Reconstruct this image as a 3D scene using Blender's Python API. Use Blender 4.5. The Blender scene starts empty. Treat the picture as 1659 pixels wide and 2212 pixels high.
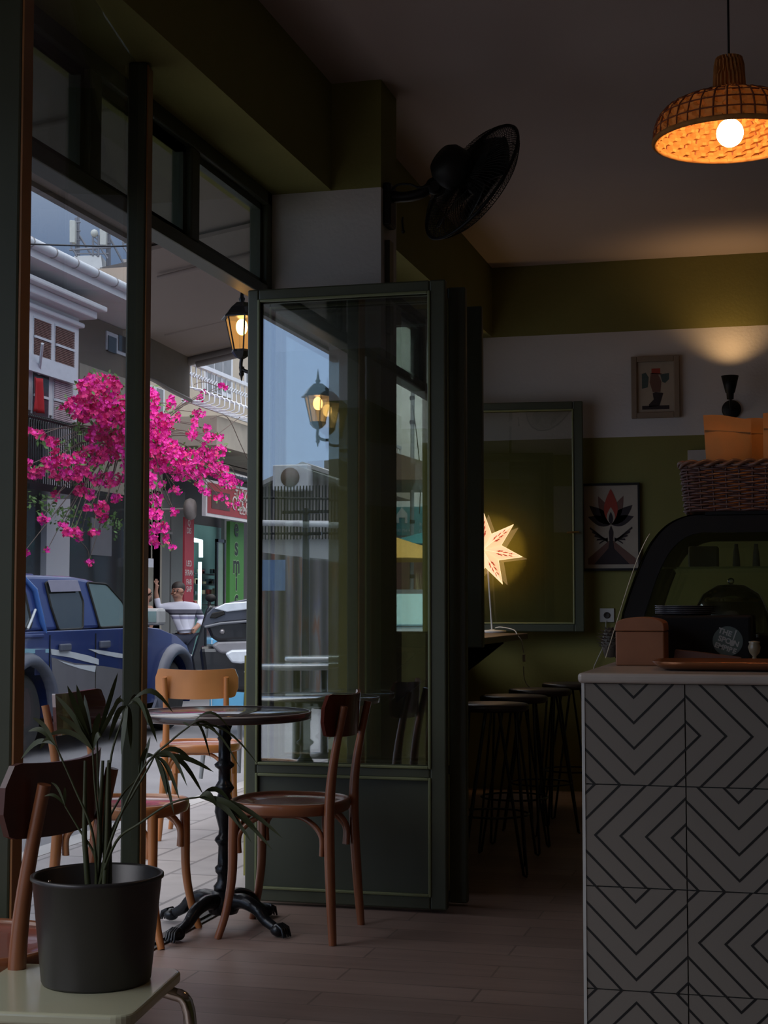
import bpy, bmesh, math, random
from mathutils import Vector, Matrix, Quaternion
R = random.Random(7)
PI = math.pi
C = bpy.context.scene.collection
sc = bpy.context.scene

# ------------------------------------------------------------------ camera
F = 3300.; HZ = 1310.; CX = 829.5; CY = 1106.; CZ = 1.14
PT = math.atan((HZ-CY)/F); YA = math.atan((1700-CX)*math.cos(PT)/F)
cam = bpy.data.objects.new('camera', bpy.data.cameras.new('camera')); C.objects.link(cam)
cam.location = (0, 0, CZ); cam.rotation_euler = (PI/2+PT, 0, YA)
cam.data.sensor_fit = 'VERTICAL'; cam.data.sensor_height = 36; cam.data.lens = F/2212*36
cam.data.clip_start = .05; cam.data.clip_end = 500
sc.camera = cam

# ------------------------------------------------------------------ sky, exposure
sc.view_settings.view_transform = 'Standard'; sc.view_settings.look = 'None'
sc.view_settings.gamma = 1; sc.view_settings.use_curve_mapping = False
sc.view_settings.exposure = 0.0
wd = bpy.data.worlds.new('sky'); sc.world = wd; wd.use_nodes = True
nt = wd.node_tree; nt.nodes.clear()
wo = nt.nodes.new('ShaderNodeOutputWorld'); bg = nt.nodes.new('ShaderNodeBackground')
tc = nt.nodes.new('ShaderNodeTexCoord'); sp = nt.nodes.new('ShaderNodeSeparateXYZ'); cr = nt.nodes.new('ShaderNodeValToRGB')
nt.links.new(tc.outputs['Generated'], sp.inputs[0]); nt.links.new(sp.outputs['Z'], cr.inputs[0])
e = cr.color_ramp.elements
e[0].position = 0.0; e[0].color = (.22, .29, .40, 1); e[1].position = .95; e[1].color = (2.7, 2.65, 2.65, 1)
q = e.new(.22); q.color = (.205, .29, .45, 1); q = e.new(.45); q.color = (1.2, 1.27, 1.4, 1)
mr = nt.nodes.new('ShaderNodeMapRange'); mr.inputs[1].default_value = -.1; mr.inputs[2].default_value = -.8; mr.inputs[3].default_value = 1.0; mr.inputs[4].default_value = 2.5
nt.links.new(sp.outputs['Y'], mr.inputs[0]); vm = nt.nodes.new('ShaderNodeVectorMath'); vm.operation = 'SCALE'   # the sky is brighter towards the sun's side (-y)
nt.links.new(cr.outputs[0], vm.inputs[0]); nt.links.new(mr.outputs[0], vm.inputs['Scale'])
nt.links.new(vm.outputs[0], bg.inputs[0]); bg.inputs[1].default_value = 1.0
nt.links.new(bg.outputs[0], wo.inputs[0])
cy = sc.cycles
cy.max_bounces = 10; cy.transparent_max_bounces = 16; cy.diffuse_bounces = 4; cy.glossy_bounces = 5; cy.transmission_bounces = 6
cy.caustics_reflective = False; cy.caustics_refractive = False; cy.sample_clamp_indirect = 4
try:
    cy.use_denoising = True; cy.denoiser = 'OPENIMAGEDENOISE'
except Exception: pass

# ------------------------------------------------------------------ photograph rays (calibration of positions)
def ray(px, py):
    x = (px-CX)/F; y = -(py-CY)/F
    fh = math.cos(PT)-y*math.sin(PT); z = math.sin(PT)+y*math.cos(PT)
    return (x*math.cos(YA)-fh*math.sin(YA), x*math.sin(YA)+fh*math.cos(YA), z)
def onY(px, py, Y): d = ray(px, py); k = Y/d[1]; return Vector((d[0]*k, Y, CZ+d[2]*k))
def onX(px, py, X): d = ray(px, py); k = X/d[0]; return Vector((X, d[1]*k, CZ+d[2]*k))
def onZ(px, py, Z): d = ray(px, py); k = (Z-CZ)/d[2]; return Vector((d[0]*k, d[1]*k, Z))
def atT(px, py, t):
    d = ray(px, py); k = t/(-d[0]*math.sin(YA)+d[1]*math.cos(YA)); return Vector((d[0]*k, d[1]*k, CZ+d[2]*k))
MY = 5.64
def onYm(px, py, Y): v = onY(px, py, 2*MY-Y); return Vector((v.x, Y, v.z))

# ------------------------------------------------------------------ materials
MATS = {}
def mat(name, col, rough=.6, metal=0., var=.12, scale=14., bump=0., spec=.5, coat=0., trans=0., sub=None):
    if name in MATS: return MATS[name]
    m = bpy.data.materials.new(name); m.use_nodes = True; t = m.node_tree; b = t.nodes['Principled BSDF']
    b.inputs['Roughness'].default_value = rough; b.inputs['Metallic'].default_value = metal
    b.inputs['Specular IOR Level'].default_value = spec; b.inputs['Coat Weight'].default_value = coat
    co = t.nodes.new('ShaderNodeTexCoord'); no = t.nodes.new('ShaderNodeTexNoise'); mx = t.nodes.new('ShaderNodeMix'); mx.data_type = 'RGBA'
    no.inputs['Scale'].default_value = scale; no.inputs['Detail'].default_value = 5
    t.links.new(co.outputs['Object'], no.inputs['Vector'])
    mx.inputs[6].default_value = tuple(c*(1-var) for c in col)+(1,); mx.inputs[7].default_value = tuple(min(1, c*(1+var)) for c in col)+(1,)
    t.links.new(no.outputs['Fac'], mx.inputs[0]); t.links.new(mx.outputs[2], b.inputs['Base Color'])
    if bump:
        bp = t.nodes.new('ShaderNodeBump'); bp.inputs['Strength'].default_value = bump; bp.inputs['Distance'].default_value = .01
        t.links.new(no.outputs['Fac'], bp.inputs['Height']); t.links.new(bp.outputs[0], b.inputs['Normal'])
    MATS[name] = m; return m
def emat(name, col, strength, base=None):
    if name in MATS: return MATS[name]
    m = bpy.data.materials.new(name); m.use_nodes = True; b = m.node_tree.nodes['Principled BSDF']
    b.inputs['Base Color'].default_value = (base or col)+(1,); b.inputs['Roughness'].default_value = .7
    b.inputs['Emission Color'].default_value = col+(1,); b.inputs['Emission Strength'].default_value = strength
    MATS[name] = m; return m
def glass(name, tint, refl, k=1.6, rough=0.0, dirt=0.0):
    """sheet glass: lets light straight through with a tint and mirrors more at a slant"""
    if name in MATS: return MATS[name]
    m = bpy.data.materials.new(name); m.use_nodes = True; t = m.node_tree; t.nodes.clear()
    o = t.nodes.new('ShaderNodeOutputMaterial'); tr = t.nodes.new('ShaderNodeBsdfTransparent'); gl = t.nodes.new('ShaderNodeBsdfGlossy')
    mx = t.nodes.new('ShaderNodeMixShader'); fr = t.nodes.new('ShaderNodeFresnel'); ma = t.nodes.new('ShaderNodeMath'); ma.operation = 'MULTIPLY_ADD'
    tr.inputs[0].default_value = tint+(1,); gl.inputs['Roughness'].default_value = rough; gl.inputs[0].default_value = (.92, .95, 1, 1)
    fr.inputs[0].default_value = 1.5; ma.inputs[1].default_value = k; ma.inputs[2].default_value = refl; ma.use_clamp = True
    t.links.new(fr.outputs[0], ma.inputs[0]); t.links.new(ma.outputs[0], mx.inputs[0]); t.links.new(tr.outputs[0], mx.inputs[1]); t.links.new(gl.outputs[0], mx.inputs[2])
    last = mx
    if dirt:
        di = t.nodes.new('ShaderNodeBsdfDiffuse'); di.inputs[0].default_value = (.5, .52, .55, 1); m2 = t.nodes.new('ShaderNodeMixShader')
        no = t.nodes.new('ShaderNodeTexNoise'); no.inputs['Scale'].default_value = 3; ml = t.nodes.new('ShaderNodeMath'); ml.operation = 'MULTIPLY'; ml.inputs[1].default_value = dirt
        co = t.nodes.new('ShaderNodeTexCoord'); t.links.new(co.outputs['Object'], no.inputs['Vector'])
        t.links.new(no.outputs['Fac'], ml.inputs[0]); t.links.new(ml.outputs[0], m2.inputs[0]); t.links.new(mx.outputs[0], m2.inputs[1]); t.links.new(di.outputs[0], m2.inputs[2]); last = m2
    t.links.new(last.outputs[0], o.inputs[0]); MATS[name] = m; return m
def posmat(name, build, rough=.6, spec=.4, bump=.0):
    """material on world position; build(tree, position_socket) returns (colour socket, height socket or None)"""
    m = bpy.data.materials.new(name); m.use_nodes = True; t = m.node_tree; b = t.nodes['Principled BSDF']
    b.inputs['Roughness'].default_value = rough; b.inputs['Specular IOR Level'].default_value = spec
    g = t.nodes.new('ShaderNodeNewGeometry'); c, h = build(t, g.outputs['Position']); t.links.new(c, b.inputs['Base Color'])
    if h is not None and bump:
        bp = t.nodes.new('ShaderNodeBump'); bp.inputs['Strength'].default_value = bump; bp.inputs['Distance'].default_value = .01
        t.links.new(h, bp.inputs['Height']); t.links.new(bp.outputs[0], b.inputs['Normal'])
    MATS[name] = m; return m
def n_mix(t, fac, a, b):
    x = t.nodes.new('ShaderNodeMix'); x.data_type = 'RGBA'
    for s, v in ((0, fac), (6, a), (7, b)):
        if isinstance(v, (tuple, float, int)): x.inputs[s].default_value = v if s == 0 else tuple(v)+(1,)
        else: t.links.new(v, x.inputs[s])
    return x.outputs[2]
def n_noise(t, pos, scale, detail=5, stretch=(1, 1, 1)):
    mp = t.nodes.new('ShaderNodeMapping'); mp.inputs['Scale'].default_value = stretch; t.links.new(pos, mp.inputs[0])
    n = t.nodes.new('ShaderNodeTexNoise'); n.inputs['Scale'].default_value = scale; n.inputs['Detail'].default_value = detail
    t.links.new(mp.outputs[0], n.inputs['Vector']); return n.outputs['Fac']
def n_brick(t, pos, rot, w, h, mortar, ca, cb, cm, off=.5):
    mp = t.nodes.new('ShaderNodeMapping'); mp.inputs['Rotation'].default_value = rot; t.links.new(pos, mp.inputs[0])
    b = t.nodes.new('ShaderNodeTexBrick'); b.offset = off; b.inputs['Scale'].default_value = 1
    b.inputs['Brick Width'].default_value = w; b.inputs['Row Height'].default_value = h; b.inputs['Mortar Size'].default_value = mortar
    b.inputs['Mortar Smooth'].default_value = .2
    b.inputs['Color1'].default_value = ca+(1,); b.inputs['Color2'].default_value = cb+(1,); b.inputs['Mortar'].default_value = cm+(1,)
    t.links.new(mp.outputs[0], b.inputs['Vector']); return b.outputs['Color'], b.outputs['Fac']
def n_step(t, pos, axis, at):
    s = t.nodes.new('ShaderNodeSeparateXYZ'); t.links.new(pos, s.inputs[0]); g = t.nodes.new('ShaderNodeMath'); g.operation = 'GREATER_THAN'
    g.inputs[1].default_value = at; t.links.new(s.outputs[axis], g.inputs[0]); return g.outputs[0]

# ------------------------------------------------------------------ objects
def tag(o, label=None, cat=None, group=None, kind=None):
    if label: o['label'] = label
    if cat: o['category'] = cat
    if group: o['group'] = group
    if kind: o['kind'] = kind
    return o
def thing(name, loc, label, cat, group=None, kind=None, rz=0.):
    o = bpy.data.objects.new(name, None); C.objects.link(o); o.location = loc; o.rotation_euler = (0, 0, rz); o.empty_display_size = .05
    return tag(o, label, cat, group, kind)
def mw(o):
    m = Matrix.LocRotScale(o.location, o.rotation_euler, o.scale)
    return mw(o.parent) @ m if o.parent else m
class MB:
    def __init__(s): s.v = []; s.f = []; s.m = []; s.sm = []
    def add(s, vs, fs, mi=0, smooth=False):
        b = len(s.v); s.v += [Vector(v) for v in vs]
        for f in fs: s.f.append([i+b for i in f]); s.m.append(mi); s.sm.append(smooth)
        return s
    def box(s, a, b, mi=0, M=None):
        x0, y0, z0 = (min(a[i], b[i]) for i in range(3)); x1, y1, z1 = (max(a[i], b[i]) for i in range(3))
        vs = [Vector(p) for p in ((x0, y0, z0), (x1, y0, z0), (x1, y1, z0), (x0, y1, z0), (x0, y0, z1), (x1, y0, z1), (x1, y1, z1), (x0, y1, z1))]
        if M: vs = [M @ v for v in vs]
        return s.add(vs, [(0, 3, 2, 1), (4, 5, 6, 7), (0, 1, 5, 4), (1, 2, 6, 5), (2, 3, 7, 6), (3, 0, 4, 7)], mi)
    def prism(s, pts, d, mi=0, smooth=False):
        """polygon pts (3-D, planar) pushed along vector d"""
        n = len(pts); d = Vector(d); p = [Vector(q) for q in pts]
        nrm = Vector((0, 0, 0))
        for i in range(n): nrm += p[i].cross(p[(i+1) % n])
        if nrm.dot(d) < 0: p.reverse()
        s.add(p+[q+d for q in p], [tuple(range(n-1, -1, -1)), tuple(range(n, 2*n))]+[(i, (i+1) % n, n+(i+1) % n, n+i) for i in range(n)], mi, smooth)
        return s
    def ngon(s, pts, mi=0): return s.add(pts, [tuple(range(len(pts)))], mi)
    def tube(s, pts, r, n=8, mi=0, cap=True, flat=1.):
        pts = [Vector(p) for p in pts]; rs = r if isinstance(r, (list, tuple)) else [r]*len(pts); vs = []; fs = []
        up = Vector((0, 0, 1)); prev = None
        for i, p in enumerate(pts):
            d = (pts[min(i+1, len(pts)-1)]-pts[max(i-1, 0)]).normalized()
            if prev is None:
                a = d.cross(up)
                if a.length < .05: a = d.cross(Vector((1, 0, 0)))
            else: a = prev-d*prev.dot(d)
            if a.length < 1e-6: a = d.orthogonal()
            a.normalize(); prev = a; b = d.cross(a)
            vs += [p+(a*math.cos(t*2*PI/n)+b*math.sin(t*2*PI/n)*flat)*rs[i] for t in range(n)]
        for i in range(len(pts)-1):
            for t in range(n): fs.append((i*n+t, i*n+(t+1) % n, (i+1)*n+(t+1) % n, (i+1)*n+t))
        s.add(vs, fs, mi, True)
        if cap: s.add([vs[i] for i in range(n)], [tuple(range(n-1, -1, -1))], mi); s.add(vs[-n:], [tuple(range(n))], mi)
        return s
    def lathe(s, prof, c=(0, 0, 0), n=24, mi=0, smooth=True, sx=1, sy=1, M=None, close=False):
        c = Vector(c); vs = []; fs = []; k = len(prof)
        for r, z in prof:
            for t in range(n):
                v = Vector((r*math.cos(2*PI*t/n)*sx, r*math.sin(2*PI*t/n)*sy, z)); vs.append((M @ v if M else v)+c)
        for i in range(k-1):
            for t in range(n): fs.append((i*n+t, i*n+(t+1) % n, (i+1)*n+(t+1) % n, (i+1)*n+t))
        s.add(vs, fs, mi, smooth)
        if not close:
            if prof[0][0] > 1e-5: s.add(vs[:n], [tuple(range(n-1, -1, -1))], mi)
            if prof[-1][0] > 1e-5: s.add(vs[-n:], [tuple(range(n))], mi)
        return s
    def ball(s, c, r, n=12, mi=0, sc=(1, 1, 1), M=None):
        pr = [(max(1e-6, math.sin(PI*i/n))*r, -math.cos(PI*i/n)*r*sc[2]) for i in range(n+1)]
        return s.lathe(pr, c, max(8, n), mi, True, sc[0], sc[1], M)
    def grid(s, fn, nu, nv, mi=0, smooth=True, wrapu=False):
        vs = [fn(i/nu, j/nv) for j in range(nv+1) for i in range(nu+1)]
        return s.add(vs, [(j*(nu+1)+i, j*(nu+1)+i+1, (j+1)*(nu+1)+i+1, (j+1)*(nu+1)+i) for j in range(nv) for i in range(nu)], mi, smooth)
    def build(s, name, mats, parent=None, local=False, bevel=0, seg=2, smooth=None, label=None, cat=None, group=None, kind=None, solid=0, sub=0):
        vs = s.v; org = Vector((0, 0, 0))
        if parent is not None and not local:
            iv = mw(parent).inverted(); vs = [iv @ v for v in vs]
        elif parent is None and not local and vs:
            xs = [v.x for v in vs]; ys = [v.y for v in vs]; zs = [v.z for v in vs]
            org = Vector(((min(xs)+max(xs))/2, (min(ys)+max(ys))/2, min(zs))); vs = [v-org for v in vs]
        me = bpy.data.meshes.new(name); me.from_pydata([tuple(v) for v in vs], [], s.f)
        for m in (mats if isinstance(mats, (list, tuple)) else [mats]): me.materials.append(m)
        for p, mi, sm in zip(me.polygons, s.m, s.sm): p.material_index = mi; p.use_smooth = sm if smooth is None else smooth
        me.validate(); me.update()
        o = bpy.data.objects.new(name, me); C.objects.link(o)
        if parent is not None: o.parent = parent
        else: o.location = org
        if solid: md = o.modifiers.new('s', 'SOLIDIFY'); md.thickness = solid; md.offset = 0
        if bevel: md = o.modifiers.new('b', 'BEVEL'); md.width = bevel; md.segments = seg; md.limit_method = 'ANGLE'; md.angle_limit = .6
        if sub: md = o.modifiers.new('u', 'SUBSURF'); md.levels = sub; md.render_levels = sub
        return tag(o, label, cat, group, kind)
def copy_tree(o, parent=None):
    c = o.copy(); C.objects.link(c); c.parent = parent
    for ch in list(o.children): copy_tree(ch, c)
    return c
def text(name, s, m, o, ax, ay, size, parent=None, ext=.001, align='CENTER', bold=0., sx=1., label=None, cat=None):
    """flat lettering: origin o, reading direction ax, up direction ay"""
    cu = bpy.data.curves.new(name, 'FONT'); cu.body = s; cu.size = size; cu.extrude = ext; cu.align_x = align; cu.align_y = 'CENTER'; cu.offset = bold
    t = bpy.data.objects.new(name, cu); C.objects.link(t)
    me = bpy.data.meshes.new_from_object(t.evaluated_get(bpy.context.evaluated_depsgraph_get()))
    bpy.data.objects.remove(t); bpy.data.curves.remove(cu)
    ax = Vector(ax); ay = Vector(ay); az = ax.cross(ay)
    M = Matrix((ax*sx, ay, az)).transposed().to_4x4(); M.translation = Vector(o)
    if parent is not None: M = mw(parent).inverted() @ M
    me.transform(M); me.materials.clear(); me.materials.append(m)
    ob = bpy.data.objects.new(name, me); C.objects.link(ob)
    if parent is not None: ob.parent = parent
    return tag(ob, label, cat)
def arc(c, r, a0, a1, n, u, v):
    c = Vector(c); u = Vector(u); v = Vector(v)
    return [c+(u*math.cos(a0+(a1-a0)*i/n)+v*math.sin(a0+(a1-a0)*i/n))*r for i in range(n+1)]
def bez(p, n=12):
    p = [Vector(q) for q in p]; out = []
    for i in range(n+1):
        t = i/n; q = p[:]
        while len(q) > 1: q = [q[j].lerp(q[j+1], t) for j in range(len(q)-1)]
        out.append(q[0])
    return out
def smooth_path(pts, n=6):
    p = [Vector(q) for q in pts]; out = []
    for i in range(len(p)-1):
        a = p[max(i-1, 0)]; b = p[i]; c = p[i+1]; d = p[min(i+2, len(p)-1)]
        for k in range(n):
            t = k/n; out.append(.5*((2*b)+(c-a)*t+(2*a-5*b+4*c-d)*t*t+(3*b-a-3*c+d)*t*t*t))
    out.append(p[-1]); return out
# ------------------------------------------------------------------ shared materials
def paint(t, p):
    nz = n_noise(t, p, 3, 6); g = n_mix(t, nz, (.205, .192, .062), (.255, .238, .080)); w = n_mix(t, nz, (.62, .59, .58), (.70, .67, .65))
    a = n_mix(t, n_step(t, p, 2, 2.19), g, w); return n_mix(t, n_step(t, p, 2, 2.851), a, g), n_noise(t, p, 60)
M_wall = posmat('painted_plaster', paint, .85, .2, .15)
def f_floor(t, p):
    c, fc = n_brick(t, p, (0, 0, 0), .9, .152, .004, (.17, .11, .097), (.29, .20, .175), (.035, .024, .02))
    nz = n_noise(t, p, 9, 8, (.25, 2.2, 1)); c2 = n_mix(t, nz, (.11, .075, .065), (.36, .26, .225)); return n_mix(t, .5, c, c2), fc
M_floor = posmat('plank_tile', f_floor, .42, .5, -.4)
M_ceil = mat('ceiling_plaster', (.52, .43, .40), .9, var=.05, scale=2)
M_frame = mat('dark_green_frame', (.058, .066, .040), .45, var=.15, scale=8)
M_bead = mat('lit_green_bead', (.16, .18, .085), .4, var=.1)  # paler than the frame: light on the bead edges put into the colour
M_panel = mat('green_panel', (.050, .058, .038), .5, var=.2, scale=4)
G_door = glass('door_glass', (.90, .93, .90), .19, 1.5, dirt=.010)
G_scr = glass('screen_glass', (.84, .86, .88), .03, .12, dirt=.012)
G_win = glass('window_glass', (.88, .91, .88), .02, .35)
G_case = glass('case_glass', (.9, .93, .9), .02, 1.2)
M_lit_edge = mat('orange_lit_edge', (.30, .13, .04), .4)  # orange light on the post edges, put into the colour
M_black = mat('black_plastic', (.010, .0095, .0095), .5, spec=.25)
M_iron = mat('black_cast_iron', (.02, .022, .026), .28, metal=.6, var=.3, scale=30, bump=.3)
M_white = mat('white_enamel', (.6, .58, .54), .4)

# ------------------------------------------------------------------ room shell
FX = -2.05; CE = 3.30
MB().box((FX-.06, -3, -.12), (3.3, 9.75, 0)).build('floor', M_floor, label='brown wood-look plank tile floor of the café', kind='structure')
MB().box((FX-.25, -3.2, CE), (3.3, 9.75, CE+.15)).build('ceiling', M_ceil, label='dim white plaster ceiling above the café', kind='structure')
MB().box((FX-.2, 9.51, 0), (3.3, 9.75, CE)).build('wall_back', M_wall, label='far wall painted olive green with a white band', kind='structure')
MB().box((3.1, -3, 0), (3.3, 9.51, CE)).build('wall_right', M_wall, label='right side wall of the café outside the view', kind='structure')
MB().box((FX-.2, -3.2, 0), (3.3, -3, CE)).build('wall_near', M_wall, label='wall behind the photographer', kind='structure')
w = MB()
w.box((FX-.2, -3, 0), (FX, -2.2, 2.865)).box((FX-.2, 2.35, 0), (FX, 2.55, 2.865)).box((FX-.2, 3.12, 0), (FX, 3.85, 2.865)).box((FX-.2, -3, 2.865), (FX, 9.51, CE))  # includes an unseen pier added to keep sky out of the door glass
w.box((FX-.2, 6.20, 0), (FX, 9.51, .93)).box((FX-.05, 9.32, .93), (FX, 9.51, 2.865))
w.build('wall_left', M_wall, label='street side wall around the café openings, with an added pier', kind='structure')
MB().box((FX-.05, 5.945, 0), (-1.578, 6.20, CE)).build('trim_1', M_wall, label='square painted column between the door opening and the window', kind='structure')
MB().box((FX, -3, 2.852), (-1.79, 9.51, CE)).build('trim_2', M_wall, label='olive green ceiling beam running over the openings', kind='structure')
MB().box((FX-.07, -2.2, -.004), (FX+.0, 5.94, .006)).box((FX-.045, -2.2, .0), (FX-.02, 5.94, .014)).build('trim_3', mat('threshold_metal', (.02, .018, .016), .5), label='dark threshold strip between floor and pavement', kind='structure')

def rectframe(mb, x0, x1, z0, z1, wl, wr, wb, wt, y0, y1, mi=0):
    mb.box((x0, y0, z0), (x0+wl, y1, z1), mi).box((x1-wr, y0, z0), (x1, y1, z1), mi)
    mb.box((x0+wl, y0, z0), (x1-wr, y1, z0+wb), mi).box((x0+wl, y0, z1-wt), (x1-wr, y1, z1), mi)
# transom over the door opening (frame runs along Y)
def transom(name, y0, y1, zb, zt, mull, label, jl=.06, jr=.06, full0=None):
    r = thing(name, (FX-.04, (y0+y1)/2, zb), label, 'window', kind='structure'); tag(r); del r['category']
    m = MB(); xa, xb = FX-.075, FX+.005
    m.box((xa, y0, zb), (xb, y1, zb+.05)).box((xa, y0, zt-.07), (xb, y1, zt)).box((xa, y0, zb), (xb, y0+jl, zt)).box((xa, y1-jr, zb), (xb, y1, zt))
    for y in mull: m.box((xa, y-.04, zb+.05), (xb, y+.04, zt-.07))
    m.build('window_frame', M_frame, r, bevel=.006)
    ys = [y0+jl]+[v for y in mull for v in (y-.04, y+.04)]+[y1-jr]
    for a, b in zip(ys[::2], ys[1::2]):
        s = MB(); s.box((FX-.05, a, zb+.05), (FX-.02, b, zb+.075)).box((FX-.05, a, zt-.095), (FX-.02, b, zt-.07)).box((FX-.05, a, zb+.05), (FX-.02, a+.022, zt-.07)).box((FX-.05, b-.022, zb+.05), (FX-.02, b, zt-.07))
        sa = s.build('sash', M_panel, r)
        MB().box((FX-.037, a+.02, zb+.07), (FX-.033, b-.02, zt-.09)).build('pane', G_win, sa)
    return r
transom('window_6', -2.2, 2.35, 2.41, 2.865, (1.2, 0, -1.1), 'dark framed transom panes above the opening beside the photographer')
transom('window_1', 2.55, 5.945, 2.41, 2.865, (5.095, 4.27, 3.42), 'row of dark framed transom panes above the door opening')
r = transom('window_2', 6.20, 9.32, 2.40, 2.865, (8.72, 7.5), 'dark transom panes above the bar window')
m = MB(); m.box((FX-.05, 9.27, .96), (FX, 9.32, 2.40)).box((FX-.075, 6.2, .93), (FX+.0, 9.32, .965)).box((FX-.075, 6.2, .96), (FX, 6.25, 2.4)); m.build('jamb', M_frame, r, bevel=.005)

# hinged leaves: local x along the leaf, y thickness, z up
def leaf(name, label, loc, width, z0, z1, rz=0., sl=.045, sr=.062, tp=.045, bt=.05, mid=None, thick=.042, gl=None, handle=None):
    r = thing(name, (loc[0], loc[1], 0), label, 'door', kind='structure', rz=rz); del r['category']
    m = MB(); h = thick/2
    rectframe(m, 0, width, z0, z1, sl, sr, bt, tp, -h, h)
    g0 = z0+bt
    if mid: m.box((sl, -h, mid[0]), (width-sr, h, mid[1])); g0 = mid[1]
    m.build('leaf_frame', M_frame, r, local=True, bevel=.006)
    def bead(n, a, b, c, d):
        k = MB(); q = .011
        for s_ in (-1, 1):
            y0, y1 = (-h-.006, -h+.008) if s_ < 0 else (h-.008, h+.006)
            rectframe(k, a-.004, b+.004, c-.004, d+.004, q, q, q, q, y0, y1)
        k.build(n, M_bead, r, local=True, bevel=.003)
    bead('glazing_bead', sl, width-sr, g0, z1-tp)
    MB().box((sl, -.003, g0), (width-sr, .003, z1-tp)).build('pane', gl or G_door, r, local=True)
    if mid:
        MB().box((sl, -.010, z0+bt), (width-sr, .010, mid[0])).build('lower_panel', M_panel, r, local=True)
        bead('panel_bead', sl, width-sr, z0+bt, mid[0])
    if handle: MB().tube([(width-sr/2-.0, -h-.004, handle), (width-sr/2, -h-.03, handle), (width-sr/2-.07, -h-.035, handle-.004)], .006).build('door_handle', mat('brass', (.6, .45, .2), .3, metal=1), r, local=True)
    return r
G_FAR = glass('far_leaf_glass', (.92, .93, .90), .03, .9)
leaf('door_1', 'green folding door leaf with a tall glass pane, opened into the room', (-2.036, 5.645), .796, .012, 2.385, 0, mid=(.495, .535))
leaf('door_2', 'second green folding door leaf tucked behind the first', (-2.036, 5.79), .842, .012, 2.385, .008, sr=.07, mid=(.495, .535))
leaf('window_3', 'narrow green window leaf opened beside the column', (-2.04, 6.262), .82, .968, 2.40, 0, sr=.068, bt=.06, tp=.06, gl=G_FAR)
leaf('window_4', 'large green window leaf folded back near the far wall behind the star lamp', (-2.04, 9.305), .842, .985, 2.405, .10, sr=.06, tp=.05, handle=1.595, gl=G_FAR)
# glass screen on the left
r = thing('window_5', (-1.84, 3.7, 0), 'tall clear glass screen between two dark posts at the left', 'screen', kind='structure'); del r['category']
pl = Vector((-1.728, 3.165, 0)); pr = Vector((-1.955, 4.39, 0))
d = (pr-pl).normalized(); ang = math.atan2(d.y, d.x)
for p, wd_, nm in ((pl, .07, 'post'), (pr, .062, 'post')):
    Mx = Matrix.Translation(p) @ Matrix.Rotation(ang, 4, 'Z')
    zt = CE if p is pl else 2.851
    b = MB().box((-wd_/2, -.03, 0), (wd_/2, .03, zt), M=Mx).build(nm, M_frame, r, bevel=.006)
    MB().box((-wd_/2-.0, -.035, .02), (wd_/2, -.0305, zt-.01), M=Mx).build('lit_edge', M_lit_edge, b)  # thin strip painted as the lit edge of the post
q = d*.035; n = Vector((-d.y, d.x, 0))*.003
MB().prism([pl+q+n, pr-q+n, pr-q-n, pl+q-n], (0, 0, 2.84)).build('pane', G_scr, r)

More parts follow.
